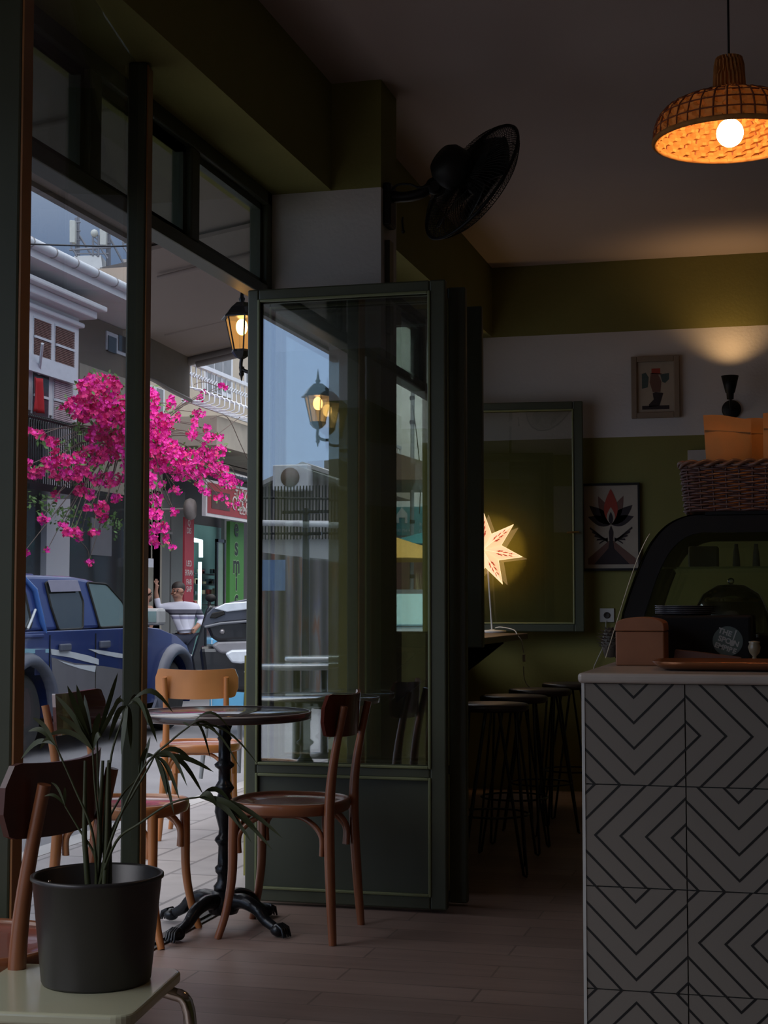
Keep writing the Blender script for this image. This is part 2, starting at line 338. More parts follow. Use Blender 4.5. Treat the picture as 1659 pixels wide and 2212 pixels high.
# ------------------------------------------------------------------ bentwood chairs
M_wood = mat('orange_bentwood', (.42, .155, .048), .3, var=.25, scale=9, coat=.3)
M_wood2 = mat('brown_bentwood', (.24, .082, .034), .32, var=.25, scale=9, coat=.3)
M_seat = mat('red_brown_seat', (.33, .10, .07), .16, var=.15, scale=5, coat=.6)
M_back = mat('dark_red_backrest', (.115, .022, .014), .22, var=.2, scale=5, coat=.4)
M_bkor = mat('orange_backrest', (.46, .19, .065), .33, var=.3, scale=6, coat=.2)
def make_chair(label, group, loc, rz, wood, back, seat=M_seat, gname='bentwood_chair'):
    """faces local +x"""
    t = thing(gname, loc, label, 'chair', group, rz=rz)
    def rad(a, s=1.):
        c_, s_ = math.cos(a), math.sin(a); wx = .205*s; wy = (.205+.012*c_)*s; n = 2.6
        return (abs(c_/wx)**n+abs(s_/wy)**n)**(-1/n)
    N = 44
    def ring(s, z): return [(rad(2*PI*i/N, s)*math.cos(2*PI*i/N), rad(2*PI*i/N, s)*math.sin(2*PI*i/N), z) for i in range(N)]
    def rings(mb, L, mi=0):
        vs = []; fs = []
        for s, z in L: vs += ring(s, z)
        for k in range(len(L)-1):
            for i in range(N): fs.append((k*N+i, k*N+(i+1) % N, (k+1)*N+(i+1) % N, (k+1)*N+i))
        mb.add(vs, fs, mi, True); return mb
    sf = rings(MB(), [(.86, .425), (.97, .425), (.985, .43), (1, .445), (1, .455), (.985, .464), (.955, .466), (.93, .462), (.91, .455)]).build('seat', wood, t, local=True)
    rings(MB(), [(.90, .436), (.915, .457), (.86, .4525), (.6, .449), (.3, .447), (.001, .4465)]).build('seat_panel', seat, sf, local=True)
    for s in (-1, 1):
        p = smooth_path([(-.208, s*.178, 0), (-.195, s*.165, .2), (-.187, s*.152, .43), (-.200, s*.148, .6), (-.240, s*.152, .80)], 5)
        n = len(p); MB().tube(p, [.0135+.005*math.sin(PI*min(1, i/(n-1)*1.15)) for i in range(n)], 10).build('leg', wood, t, local=True)
        p = smooth_path([(.158, s*.150, .44), (.160, s*.152, .33), (.163, s*.154, .2), (.182, s*.165, .08), (.205, s*.178, 0)], 4)
        n = len(p); MB().tube(p, [.0185-.006*i/(n-1) for i in range(n)], 10).build('leg', wood, t, local=True)
    def brace(a, b):
        a = Vector(a); b = Vector(b); m_ = (a+b)/2; in_ = Vector((-m_.x*.14, -m_.y*.14, 0))
        L = [a+Vector((0, 0, .29)), a+Vector((0, 0, .35)), a.lerp(b, .10)+in_*.5+Vector((0, 0, .39)), a.lerp(b, .28)+in_+Vector((0, 0, .417)), a.lerp(b, .5)+in_+Vector((0, 0, .42)),
             a.lerp(b, .72)+in_+Vector((0, 0, .417)), a.lerp(b, .90)+in_*.5+Vector((0, 0, .39)), b+Vector((0, 0, .35)), b+Vector((0, 0, .29))]
        MB().tube(smooth_path(L, 5), .0098, 8).build('brace', wood, t, local=True)
    brace((.150, -.133, 0), (.150, .133, 0)); brace((-.168, -.133, 0), (-.168, .133, 0))
    for s in (-1, 1): brace((.140, s*.146, 0), (-.158, s*.142, 0))
    # curved backrest
    def bk(u, v, off):
        y = (u-.5)*2; z = (v-.5)*2; hw = .205; hz = .072
        k = 1-.30*max(0, abs(y)-.80)/.20*1.0; kk = math.sqrt(max(0, 1-(max(0, abs(y)-.86)/.14)**2)); zz = z*hz*(.35+.65*kk if abs(y) > .86 else 1)
        lean = -.236-.07*(.0+zz); x = lean+.050*abs(y)**2.0+off
        return (x-.0, y*hw, .762+zz+.010*abs(y)**2)
    m_ = MB(); nu, nv = 26, 6
    for off, fl in ((.013, False), (.001, True)):
        m_.grid(lambda u, v: bk(u, v, off), nu, nv)
    vs = []; fs = []; rim = [(i/nu, 0) for i in range(nu)]+[(1, j/nv) for j in range(nv)]+[(1-i/nu, 1) for i in range(nu)]+[(0, 1-j/nv) for j in range(nv)]
    for u, v in rim: vs += [bk(u, v, .013), bk(u, v, .001)]
    k = len(rim)
    for i in range(k): fs.append((2*i, 2*i+1, (2*((i+1) % k))+1, 2*((i+1) % k)))
    m_.add(vs, fs); m_.build('backrest', back, t, local=True)
    return t
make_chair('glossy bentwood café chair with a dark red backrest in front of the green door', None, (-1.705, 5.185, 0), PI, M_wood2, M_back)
make_chair('orange bentwood café chair on the pavement with its curved back turned to the room', None, tuple(Vector((atT(436, 1300, 7.77).x, atT(436, 1300, 7.77).y, -.006))), PI/2+YA, M_wood, M_bkor)
make_chair('bentwood café chair left of the black table, mostly behind the dark post', None, (-2.24, 4.98, 0), .02, M_wood, M_back)
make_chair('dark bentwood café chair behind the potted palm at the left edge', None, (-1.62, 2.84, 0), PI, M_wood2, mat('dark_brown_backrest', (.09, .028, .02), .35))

# ------------------------------------------------------------------ bistro table
t = thing('bistro_table', (-1.95, 5.17, 0), 'round black bistro table on an ornate cast iron pedestal', 'table')
c = Vector((-1.95, 5.17, 0))
tt = MB().lathe([(.0001, .738), (.300, .738), (.309, .742), (.309, .760), (.306, .7645), (.0001, .7655)], c, 64).build('tabletop', mat('dark_laminate', (.055, .040, .040), .14, var=.2, scale=3, coat=.5), t)
MB().lathe([(.3095, .7605), (.3105, .7635), (.306, .7662), (.303, .7659)], c, 64, close=True).build('tabletop_edge', mat('table_edge_line', (.3, .26, .24), .3), tt)
MB().lathe([(.09, .722), (.09, .738), (.001, .738)], c, 20).lathe([(.022, .70), (.03, .722), (.001, .722)], c, 14).build('mount_plate', M_iron, t)
MB().tube([c+Vector((.05, .03, .725)), c+Vector((.085, .05, .725))], .01).build('fixing_screw', M_iron, t)
MB().tube([c+Vector((-.06, -.02, .73)), c+Vector((-.06, -.02, .705))], .007).build('fixing_screw', M_iron, t)
pr_ = [(.020, .13), (.034, .135), (.036, .15), (.024, .165), (.022, .19), (.030, .2), (.032, .215), (.022, .225), (.020, .29), (.026, .30), (.034, .31), (.03, .32), (.02, .33), (.018, .35), (.026, .38), (.034, .41), (.030, .45), (.022, .475), (.03, .485), (.036, .495), (.03, .505), (.021, .52), (.021, .56), (.034, .57), (.036, .578), (.022, .59), (.021, .66), (.026, .67), (.021, .68), (.021, .72)]
MB().lathe(pr_, c, 20).build('column', M_iron, t)
MB().lathe([(.02, .05), (.05, .055), (.062, .08), (.06, .10), (.045, .12), (.034, .135), (.01, .135)], c, 20).build('hub', M_iron, t)
for a in (-5, 85, 175, 265):
    a = math.radians(a-14); u = Vector((math.cos(a), math.sin(a), 0)); sd = Vector((-u.y, u.x, 0))
    L = smooth_path([c+u*.03+Vector((0, 0, .095)), c+u*.09+Vector((0, 0, .105)), c+u*.15+Vector((0, 0, .085)), c+u*.19+Vector((0, 0, .05)), c+u*.235+Vector((0, 0, .028))], 6)
    k = MB().tube(L, [.030-.014*i/(len(L)-1) for i in range(len(L))], 10)
    for i in range(9): k.ball(c+u*(.07+.014*i)+Vector((0, 0, .118-.0035*i-(max(0, i-4)**2)*.0012)), .011, 7)
    lg = k.build('leg', M_iron, t)
    k = MB().ball(c+u*.245+Vector((0, 0, .024)), .026, 10, sc=(1.1, 1.1, .85))
    for s in (-1.4, -.5, .5, 1.4): k.tube([c+u*.25+sd*.009*s+Vector((0, 0, .042)), c+u*.274+sd*.012*s+Vector((0, 0, .032)), c+u*.284+sd*.014*s+Vector((0, 0, .003))], [.008, .007, .003], 7)
    k.build('claw_foot', M_iron, lg)

# ------------------------------------------------------------------ bar shelf, stools
t = thing('bar_counter', (-1.78, 7.7, 0), 'dark wooden bar shelf running under the side window', 'counter')
MB().box((FX+.001, 6.30, .945), (-1.50, 9.08, .98)).build('shelf_board', mat('bar_wood', (.16, .085, .05), .35, scale=6, var=.3), t, bevel=.006)
for y in (6.6, 7.7, 8.8): MB().prism([(FX+.001, y, .60), (FX+.001, y, .945), (-1.6, y, .945), (-1.6, y, .925), (FX+.03, y, .60)], (0, .03, 0)).build('bracket', M_iron, t)
def stool(loc, label, rz):
    t = thing('bar_stool', loc, label, 'stool', 'bar stools under the window shelf', rz=rz)
    MB().lathe([(.001, .69), (.145, .69), (.16, .70), (.16, .715), (.15, .722), (.001, .718)], (0, 0, 0), 28).build('seat', mat('stool_wood', (.022, .014, .011), .4), t, local=True)
    for k in range(4):
        a = PI/4+k*PI/2; u = Vector((math.cos(a), math.sin(a), 0)); sd = Vector((-u.y, u.x, 0))
        MB().tube([u*.09+sd*.05+Vector((0, 0, .69)), u*.19+sd*.01+Vector((0, 0, .012)), u*.195+Vector((0, 0, .006)), u*.19-sd*.01+Vector((0, 0, .012)), u*.09-sd*.05+Vector((0, 0, .69))], .006, 6).build('leg', M_iron, t, local=True)
    MB().tube([Vector((.155*math.cos(i*PI/12), .155*math.sin(i*PI/12), .25)) for i in range(25)], .005, 6, cap=False).build('foot_ring', M_iron, t, local=True)
    return t
a = stool((-1.24, 6.55, 0), 'bar stool nearest the green door leaves', .2)
for (x, y, l) in ((-1.25, 7.15, 'bar stool second from the green door, thin wire legs'), (-1.22, 7.75, 'bar stool third from the green door, thin wire legs'), (-1.15, 8.4, 'bar stool farthest from the green door')):
    b = copy_tree(a); b.location = (x, y, 0); b['label'] = l; b.rotation_euler.z = x*7+y

# ------------------------------------------------------------------ star lamp on the shelf
t = thing('star_lamp', tuple(onZ(1063, 1367, .98)), 'glowing white paper star table lamp with red flowers on the window shelf', 'lamp')
b0 = Vector(t.location); sc_ = onY(1047, 1188, b0.y-.02)
E_star = emat('lit_paper', (1., .60, .30), .95, (.9, .8, .65))
MB().lathe([(.001, 0), (.085, 0), (.088, .004), (.085, .014), (.02, .018), (.008, .022)], b0, 28).build('base', M_white, t)
MB().tube([b0+Vector((0, 0, .015)), Vector((sc_.x+.014, sc_.y+.03, sc_.z-.12))], .0055, 8).build('pole', M_white, t)
def star_pt(r, a): return sc_+Vector((math.sin(a)*r, 0, math.cos(a)*r))
vs = [sc_+Vector((0, -.055, 0)), sc_+Vector((0, .055, 0))]; fs = []
NP = 7
for i in range(NP):
    a = i*2*PI/NP+math.radians(-2); vs += [star_pt(.235, a), star_pt(.105, a+PI/NP)]
for i in range(NP):
    a = 2+2*i; b = 3+2*i; c_ = 3+2*((i-1) % NP)
    fs += [(0, a, b), (0, c_, a), (1, b, a), (1, a, c_)]
k = MB(); kr = MB(); ks = MB()
for i in range(NP):
    a = i*2*PI/NP+math.radians(-2); tip = star_pt(.235, a); cen = sc_+Vector((0, -.055, 0)); up = (tip-cen)
    for s in (-1, 1):
        val = star_pt(.105, a+s*PI/NP); nrm = up.cross(val-cen).normalized()
        if nrm.y > 0: nrm = -nrm
        side = (val-cen).normalized(); L = up.normalized()
        for q in range(3):
            o = cen+up*(.34+.16*q)+(val-cen)*(.20-.045*q)+nrm*.0022
            for h in range(5):
                an = h*2*PI/5+q; dv = (L*math.cos(an)+side*math.sin(an)); pv = (L*math.cos(an+.55)+side*math.sin(an+.55)); pw = (L*math.cos(an-.55)+side*math.sin(an-.55))
                rr = .019-.003*q; kr.add([o, o+pv*rr*.6, o+dv*rr, o+pw*rr*.6], [(0, 1, 2, 3)])
            o2 = cen+up*(.42+.16*q)+(val-cen)*(.10)+nrm*.0022
            ks.add([o+nrm*-.0004, o2, o2+L*.0022, o+L*.0022], [(0, 1, 2, 3)])
kr_m = emat('lit_red_print', (.62, .02, .012), .42); ks_m = emat('lit_brown_print', (.25, .12, .05), .35)
big = MB(); big.add(vs, fs, 0)
for g_, i_ in ((kr, 1), (ks, 2)): big.add(g_.v, g_.f, i_)
big.build('star_shade', [E_star, kr_m, ks_m], t); sh = t
for i in range(NP):
    a = i*2*PI/NP+math.radians(-2)
    k.tube([sc_+Vector((0, -.0555, 0)), star_pt(.236, a)], .0011, 4); k.tube([star_pt(.236, a), star_pt(.106, a+PI/NP)], .0011, 4); k.tube([star_pt(.236, a), star_pt(.106, a-PI/NP)], .0011, 4)
k.build('fold_edges', emat('lit_fold', (1., .72, .42), 1.2), sh)
p = [b0+Vector((.02, 0, .03)), b0+Vector((.06, -.03, .035)), b0+Vector((.15, -.10, .02)), onY(1118, 1372, 8.75), onY(1127, 1385, 8.7), onY(1131, 1410, 8.7)]
MB().ball(sc_+Vector((.0, .066, 0)), .012, 8).build('added_rear_bulb', emat('added_bulb_glow', (1, .62, .25), 5), t)  # bulb added behind the shade so the star's glow reaches the wall
la = bpy.data.lights.new('star_light', 'POINT'); la.energy = 3.2; la.color = (1, .60, .16); la.shadow_soft_size = .02
lo = bpy.data.objects.new('star_light', la); C.objects.link(lo); lo.location = sc_+Vector((.0, .095, 0)); tag(lo, 'warm light added behind the star shade for the lamp glow on the wall', 'light')
cd = MB().tube(smooth_path(p, 6), .003, 6).build('power_cord', M_white, t)
p = onY(1132, 1414, 8.7); MB().box(p-Vector((.008, .006, .04)), p+Vector((.008, .006, .0))).build('cord_switch', M_white, cd, bevel=.003)

# ------------------------------------------------------------------ pictures, sconce, outlet on the far wall
BY = 9.508
def wallbox(px0, py0, px1, py1, Y=BY): a = onY(px0, py1, Y); b = onY(px1, py0, Y); return a.x, b.x, a.z, b.z
M_ink = mat('print_ink', (.03, .02, .022), .8); M_inkr = mat('print_red', (.35, .05, .03), .8); M_paper = mat('print_paper', (.42, .35, .27), .8); M_ink2 = mat('print_brown', (.16, .08, .06), .8); M_inkg = mat('print_teal', (.06, .09, .085), .8)
x0, x1, z0, z1 = wallbox(1365, 768, 1468, 905)
t = thing('framed_picture', ((x0+x1)/2, BY, z0), 'small pale framed print of a standing figure in a hat, high on the far wall', 'picture')
m = MB(); rectframe(m, x0, x1, z0, z1, .035, .035, .035, .035, BY-.03, BY); m.build('picture_frame', mat('pale_wood_frame', (.24, .18, .13), .6), t, bevel=.004)
MB().box((x0+.03, BY-.012, z0+.03), (x1-.03, BY-.004, z1-.03)).build('mount', M_paper, t)
X = lambda u: x0+(x1-x0)*u
Z = lambda v: z1-(z1-z0)*v
def poly(mb, pts, y, mi=0): mb.prism([(X(u), y, Z(v)) for u, v in pts], (0, -.0008, 0), mi)
m = MB(); yy = BY-.0125
poly(m, [(.22, .86), (.78, .86), (.78, .80), (.22, .80)], yy, 0)
poly(m, [(.36, .78), (.46, .70), (.44, .60), (.50, .58), (.66, .60), (.62, .70), (.58, .80), (.36, .82)], yy, 0)
poly(m, [(.40, .30), (.56, .30), (.62, .42), (.60, .58), (.44, .58), (.38, .42)], yy, 2)
poly(m, [(.42, .20), (.60, .20), (.60, .28), (.42, .29)], yy, 1); poly(m, [(.40, .27), (.63, .28), (.63, .30), (.40, .30)], yy, 2)
poly(m, [(.22, .28), (.30, .26), (.36, .34), (.34, .5), (.22, .52)], yy, 3); poly(m, [(.60, .30), (.78, .28), (.78, .38), (.70, .44), (.64, .42)], yy, 3)
m.build('figure_print', [M_ink, M_inkr, M_ink2, M_inkg], t)
x0, x1, z0, z1 = wallbox(1259, 1043, 1382, 1233)
t = thing('framed_poster', ((x0+x1)/2, BY, z0), 'black framed poster with a red lotus flower, to the right of the window leaf', 'poster')
m = MB(); rectframe(m, x0, x1, z0, z1, .012, .012, .014, .014, BY-.025, BY); m.build('picture_frame', M_black, t)
MB().box((x0+.01, BY-.012, z0+.01), (x1-.01, BY-.003, z1-.01)).build('poster_sheet', M_paper, t)
m = MB()
def petal(cx, cy, ang, ln, wd, mi, y=yy):
    pts = []
    for i in range(13):
        s = i/12; w_ = wd*math.sin(PI*s**.8); pts.append((s*ln, w_))
    pts += [(a_, -b_) for a_, b_ in reversed(pts[1:-1])]
    ar = (z1-z0)/(x1-x0)
    poly(m, [(cx+(a_*math.sin(ang)+b_*math.cos(ang)), cy-(a_*math.cos(ang)-b_*math.sin(ang))/ar*1.0) for a_, b_ in pts], y, mi)
for an, ln, wd, mi in ((1.25, .42, .09, 0), (-1.25, .42, .09, 0), (.85, .5, .10, 0), (-.85, .5, .10, 0), (.42, .54, .09, 2), (-.42, .54, .09, 2)): petal(.5, .47, an, ln, wd, mi)
petal(.5, .47, 0, .62, .12, 1, yy-.001); petal(.5, .47, 0, .30, .07, 3, yy-.002); petal(.5, .47, 0, .22, .04, 0, yy-.003)
poly(m, [(.1, .93), (.1, .86), (.46, .66), (.54, .66), (.92, .86), (.92, .93)], yy, 2)
poly(m, [(.2, .93), (.46, .74), (.54, .74), (.82, .93)], yy-.001, 0)
poly(m, [(.47, .66), (.46, .56), (.5, .48), (.54, .56), (.53, .66), (.56, .80), (.44, .80)], yy-.002, 0)
for s in (-1, 1):
    for i in range(5): poly(m, [(.5+s*.06, .66-i*.01), (.5+s*(.36-.04*i), .50+.045*i), (.5+s*(.37-.04*i), .52+.045*i), (.5+s*.06, .68-i*.01)], yy-.001, 0)
m.build('lotus_print', [M_ink, M_inkr, M_ink2, M_paper], t)
x0, x1, z0, z1 = wallbox(1486, 972, 1526, 1003); MB().box((x0, BY-.02, z0-.1), (x1, BY, z1)).build('white_card', mat('card_white', (.45, .42, .40), .7), label='small plain white card on the far wall behind the wicker basket', cat='card', bevel=.003)
x0, x1, z0, z1 = wallbox(1296, 1314, 1327, 1344)
t = thing('wall_outlet', ((x0+x1)/2, BY, z0), 'white wall power outlet under the lotus poster', 'outlet')
MB().box((x0, BY-.01, z0), (x1, BY, z1)).build('cover_plate', M_white, t, bevel=.003)
cc = Vector(((x0+x1)/2, BY-.012, (z0+z1)/2)); MB().lathe([(.018, 0), (.02, .003), (.014, .0035), (.013, .001), (.001, .001)], cc, 20, M=Matrix.Rotation(PI/2, 3, 'X')).build('socket', mat('socket_dark', (.05, .045, .04), .6), t)
MB().tube(smooth_path([onY(1309, 1340, BY-.02), onY(1308, 1365, BY-.02), onY(1303, 1395, BY-.02), onY(1290, 1425, BY-.02), onY(1282, 1447, BY-.02), onY(1278, 1500, BY-.02)], 5), .003, 6).build('cable', M_white, label='thin white cable hanging from the wall outlet', cat='cable')
MB().tube(smooth_path([onY(1131, 1440, 8.7), onY(1134, 1470, 8.72), onY(1150, 1487, 8.8), onY(1200, 1495, 9), onY(1250, 1475, 9.3)], 5), .0025, 6).build('cable', M_white, label='thin cable sagging from the star lamp switch towards the counter', cat='cable')
# sconce
q = onY(1580, 885, BY); cu0 = onY(1580, 862, BY-.19); cu1 = onY(1580, 812, BY-.19)
t = thing('wall_sconce', (q.x, BY, q.z), 'black cup-shaped wall sconce throwing light up the far wall', 'lamp')
MB().lathe([(.001, 0), (.055, 0), (.058, .012), (.045, .02), (.001, .022)], (q.x, BY, q.z), 24, M=Matrix.Rotation(PI/2, 3, 'X')).build('wall_plate', M_black, t)
MB().tube([(q.x, BY-.015, q.z), (q.x, BY-.15, q.z+.0), (q.x, BY-.19, q.z+.03), (cu0.x, BY-.19, cu0.z+.01)], .007, 8).build('arm', M_black, t)
cup = MB().lathe([(.001, cu0.z-.005), (.02, cu0.z), (.022, cu0.z+.035), (.028, cu0.z+.04), (.052, cu1.z), (.048, cu1.z), (.024, cu0.z+.045), (.001, cu0.z+.043)], (q.x, BY-.19, 0), 24).build('lamp_cup', M_black, t)
MB().ball((q.x, BY-.19, cu1.z-.045), .018, 10).build('bulb', emat('warm_bulb', (1, .62, .25), 6), cup)
la = bpy.data.lights.new('sconce_light', 'SPOT'); la.energy = 7; la.color = (1, .60, .26); la.spot_size = 2.0; la.spot_blend = 1.0; la.shadow_soft_size = .02
lo = bpy.data.objects.new('sconce_light', la); C.objects.link(lo); lo.location = (q.x, BY-.19, cu1.z-.01); lo.rotation_euler = (PI-.1, 0, 0); tag(lo, 'warm beam of the sconce on the far wall', 'light')

# ------------------------------------------------------------------ wall fan on the column
t = thing('wall_fan', (-1.578, 6.08, 2.45), 'black caged oscillating fan mounted on the column, tilted down', 'fan')
FY = 6.02
P_ = lambda x, y, Y=FY: onY(x, y, Y)
br = P_(838, 425); MB().box((-1.578, FY-.05, P_(840, 492).z), (-1.545, FY+.05, P_(840, 400).z)).build('wall_plate', M_black, t, bevel=.008)
MB().tube(smooth_path([P_(845, 425), P_(880, 425), P_(915, 415), P_(945, 388)], 5), [.04, .036, .034]+[.03]*13, 12, flat=.7).build('arm', M_black, t)
MB().ball(P_(938, 402), .036, 12).tube([P_(938, 402, FY-.04), P_(938, 402, FY+.04)], .022, 10).build('pivot_joint', M_black, t)
cA = P_(1018, 393); mo = P_(955, 352)
ax = Vector((math.cos(math.radians(-37)), .80, math.sin(math.radians(-37)))).normalized()
Mf = ax.to_track_quat('Z', 'Y').to_matrix()
mh = cA-ax*.155
MB().lathe([(.001, -.02), (.06, -.015), (.08, .01), (.088, .06), (.08, .10), (.055, .125), (.03, .13)], mh, 24, M=Mf).build('motor_housing', M_black, t)
RC = .275
cage = MB(); rear = MB()
for i in range(100):
    a = 2*PI*i/100; u = Mf @ Vector((math.cos(a), math.sin(a), 0))
    cage.tube([cA+u*.05+ax*.062, cA+u*.14+ax*.066, cA+u*.225+ax*.048, cA+u*.262+ax*.022, cA+u*RC], .0014, 4, cap=False)
    rear.tube([cA+u*.05-ax*.052, cA+u*.16-ax*.05, cA+u*.235-ax*.036, cA+u*.268-ax*.014, cA+u*RC], .0014, 4, cap=False)
for r_, z_ in ((.05, .062), (.14, .066), (.225, .048)): cage.tube([cA+(Mf @ Vector((math.cos(a*PI/24)*r_, math.sin(a*PI/24)*r_, z_))) for a in range(49)], .0018, 4, cap=False)
for r_, z_ in ((.05, -.052), (.16, -.05)): rear.tube([cA+(Mf @ Vector((math.cos(a*PI/24)*r_, math.sin(a*PI/24)*r_, z_))) for a in range(49)], .0018, 4, cap=False)
cage.build('front_grille', M_black, t); rear.build('rear_grille', M_black, t)
MB().lathe([(.052, .060), (.052, .068), (.04, .073), (.001, .074)], cA, 24, M=Mf).build('badge_cap', M_black, t)
MB().tube([cA+(Mf @ Vector((math.cos(a*PI/32)*RC, math.sin(a*PI/32)*RC, 0))) for a in range(65)], .007, 6, cap=False).build('outer_ring', M_black, t)
MB().lathe([(.001, -.04), (.035, -.035), (.04, .02), (.03, .045), (.001, .05)], cA, 18, M=Mf).build('hub', M_black, t)
for i in range(5):
    a0 = i*2*PI/5
    def bl(u, v, a0=a0):
        r_ = .035+u*.195; a = a0+(v-.5)*(1.0-.15*u)+u*.25; z_ = (v-.5)*.075*(1-.3*u)
        return cA+(Mf @ Vector((math.cos(a)*r_, math.sin(a)*r_, z_)))
    MB().grid(bl, 8, 6).build('blade', mat('fan_blade', (.02, .02, .02), .35), t, solid=.003)
MB().tube(smooth_path([P_(845, 412, 5.97), P_(860, 399, 5.97), P_(885, 398, 5.97), P_(905, 405, 5.97), P_(930, 400, 5.97)], 5), .005, 6).build('power_cord', M_black, t)
MB().tube([P_(870, 470, 5.99), P_(869, 478, 5.96), P_(871, 500, 5.96)], .004, 6).ball(P_(871, 500, 5.96), .008, 8).build('pull_knob', M_black, t)
MB().box((-1.577, 6.0, P_(850, 720, 6.02).z), (-1.555, 6.06, P_(850, 520, 6.02).z)).build('cable_trunking', M_frame, label='narrow dark cable trunking down the column side below the fan', cat='trunking')

# ------------------------------------------------------------------ woven pendant lamp
t0_ = 3.5; rim = atT(1577, 302, t0_); RR = .172
t = thing('pendant_lamp', (rim.x, rim.y, rim.z), 'woven rattan pendant lamp with a glowing bulb', 'lamp')
zr = rim.z; c = Vector((rim.x, rim.y, 0))
prof = [(a_*RR, zr+b_*.86) for a_, b_ in [(1, 0), (.985, .03), (.93, .06), (.82, .085), (.60, .105), (.36, .118), (.22, .128), (.19, .14), (.175, .20), (.15, .222), (.07, .228)]]
def weave(mb, pf, n, off=.0055, sub=4):
    P = []
    for i in range(len(pf)-1):
        for k in range(sub if i < 6 else 2): s = k/(sub if i < 6 else 2); P.append((pf[i][0]*(1-s)+pf[i+1][0]*s, pf[i][1]*(1-s)+pf[i+1][1]*s))
    P.append(pf[-1]); vs = []; fs = []
    for j, (r_, z_) in enumerate(P):
        for i in range(n):
            a = 2*PI*i/n; o = off if (i//2+j//2) % 2 else -off; vs.append(c+Vector(((r_+o)*math.cos(a), (r_+o)*math.sin(a), z_+o*.6)))
    for j in range(len(P)-1):
        for i in range(n): fs.append((j*n+i, j*n+(i+1) % n, (j+1)*n+(i+1) % n, (j+1)*n+i))
    return mb.add(vs, fs, 0, False)
M_rat = bpy.data.materials.new('rattan'); M_rat.use_nodes = True; nt_ = M_rat.node_tree; nt_.nodes.clear()
o_ = nt_.nodes.new('ShaderNodeOutputMaterial'); d1 = nt_.nodes.new('ShaderNodeBsdfDiffuse'); d2 = nt_.nodes.new('ShaderNodeBsdfTranslucent'); mx = nt_.nodes.new('ShaderNodeMixShader')
g_ = nt_.nodes.new('ShaderNodeTexCoord'); nz_ = nt_.nodes.new('ShaderNodeTexNoise'); nz_.inputs['Scale'].default_value = 40; rc = nt_.nodes.new('ShaderNodeValToRGB')
rc.color_ramp.elements[0].color = (.30, .115, .035, 1); rc.color_ramp.elements[1].color = (.60, .30, .10, 1)
nt_.links.new(g_.outputs['Object'], nz_.inputs['Vector']); nt_.links.new(nz_.outputs['Fac'], rc.inputs[0]); nt_.links.new(rc.outputs[0], d1.inputs[0]); nt_.links.new(rc.outputs[0], d2.inputs[0])
mx.inputs[0].default_value = .05; nt_.links.new(d1.outputs[0], mx.inputs[1]); nt_.links.new(d2.outputs[0], mx.inputs[2]); nt_.links.new(mx.outputs[0], o_.inputs[0])
sh = weave(MB(), prof, 96).build('lamp_shade', M_rat, t)
MB().tube([c+Vector((math.cos(i*PI/36)*(RR+.002), math.sin(i*PI/36)*(RR+.002), zr)) for i in range(73)], .0065, 8, cap=False).build('rim', M_rat, sh)
k = MB()
for i in range(36):
    a = i*2*PI/36; k.tube([c+Vector((math.cos(a)*(r_+.005), math.sin(a)*(r_+.005), z_+.003)) for r_, z_ in prof[:7]], .0022, 4)
for r_, z_ in prof[1:6]: k.tube([c+Vector((math.cos(i*PI/36)*(r_+.006), math.sin(i*PI/36)*(r_+.006), z_)) for i in range(73)], .0018, 4, cap=False)
k.build('outer_lattice', mat('dark_rattan', (.22, .06, .02), .6), sh)
MB().tube([c+Vector((0, 0, zr+.19)), c+Vector((0, 0, CE))], .003, 6).build('cord', M_black, t)
MB().lathe([(.018, zr+.05), (.02, zr+.12), (.001, zr+.125)], c, 16).build('lamp_socket', M_black, t)
MB().ball(c+Vector((0, 0, zr+.016)), .031, 16, sc=(1, 1, 1.05)).build('bulb', emat('pendant_bulb', (1, .60, .27), 95), t)
# ------------------------------------------------------------------ counter with line-pattern tiles
KY = 3.04; KX = -.394; TS = .198; KT = .989
M_tile = mat('pale_tile', (.225, .195, .165), .35, var=.06, scale=3); M_line = mat('tile_black_line', (.012, .012, .012), .4); M_grout = mat('grout', (.10, .095, .085), .8)
t = thing('service_counter', (KX+.8, KY+.7, 0), 'service counter clad in pale tiles with bold black chevron lines and a marble top', 'counter')
MB().box((KX+.006, KY+.006, 0), (KX+1.75, KY+1.5, KT)).build('counter_body', M_grout, t)
m = MB(); pats = [['V', '>', 'V', '<'], ['<', 'V', '>', 'V'], ['V', '<', '^', '>'], ['^', 'V', '>', '<'], ['>', '^', 'V', '<']]
def clip(seg_pts):  # clip a polyline strip polygon to the unit square
    P = seg_pts
    for ax_, lim, sg in ((0, 0, 1), (0, 1, -1), (1, 0, 1), (1, 1, -1)):
        out = []
        for i in range(len(P)):
            a, b = P[i], P[(i+1) % len(P)]; da = (a[ax_]-lim)*sg; db = (b[ax_]-lim)*sg
            if da >= 0: out.append(a)
            if (da < 0) != (db < 0): k = da/(da-db); out.append((a[0]+(b[0]-a[0])*k, a[1]+(b[1]-a[1])*k))
        P = out
        if len(P) < 3: return []
    return P
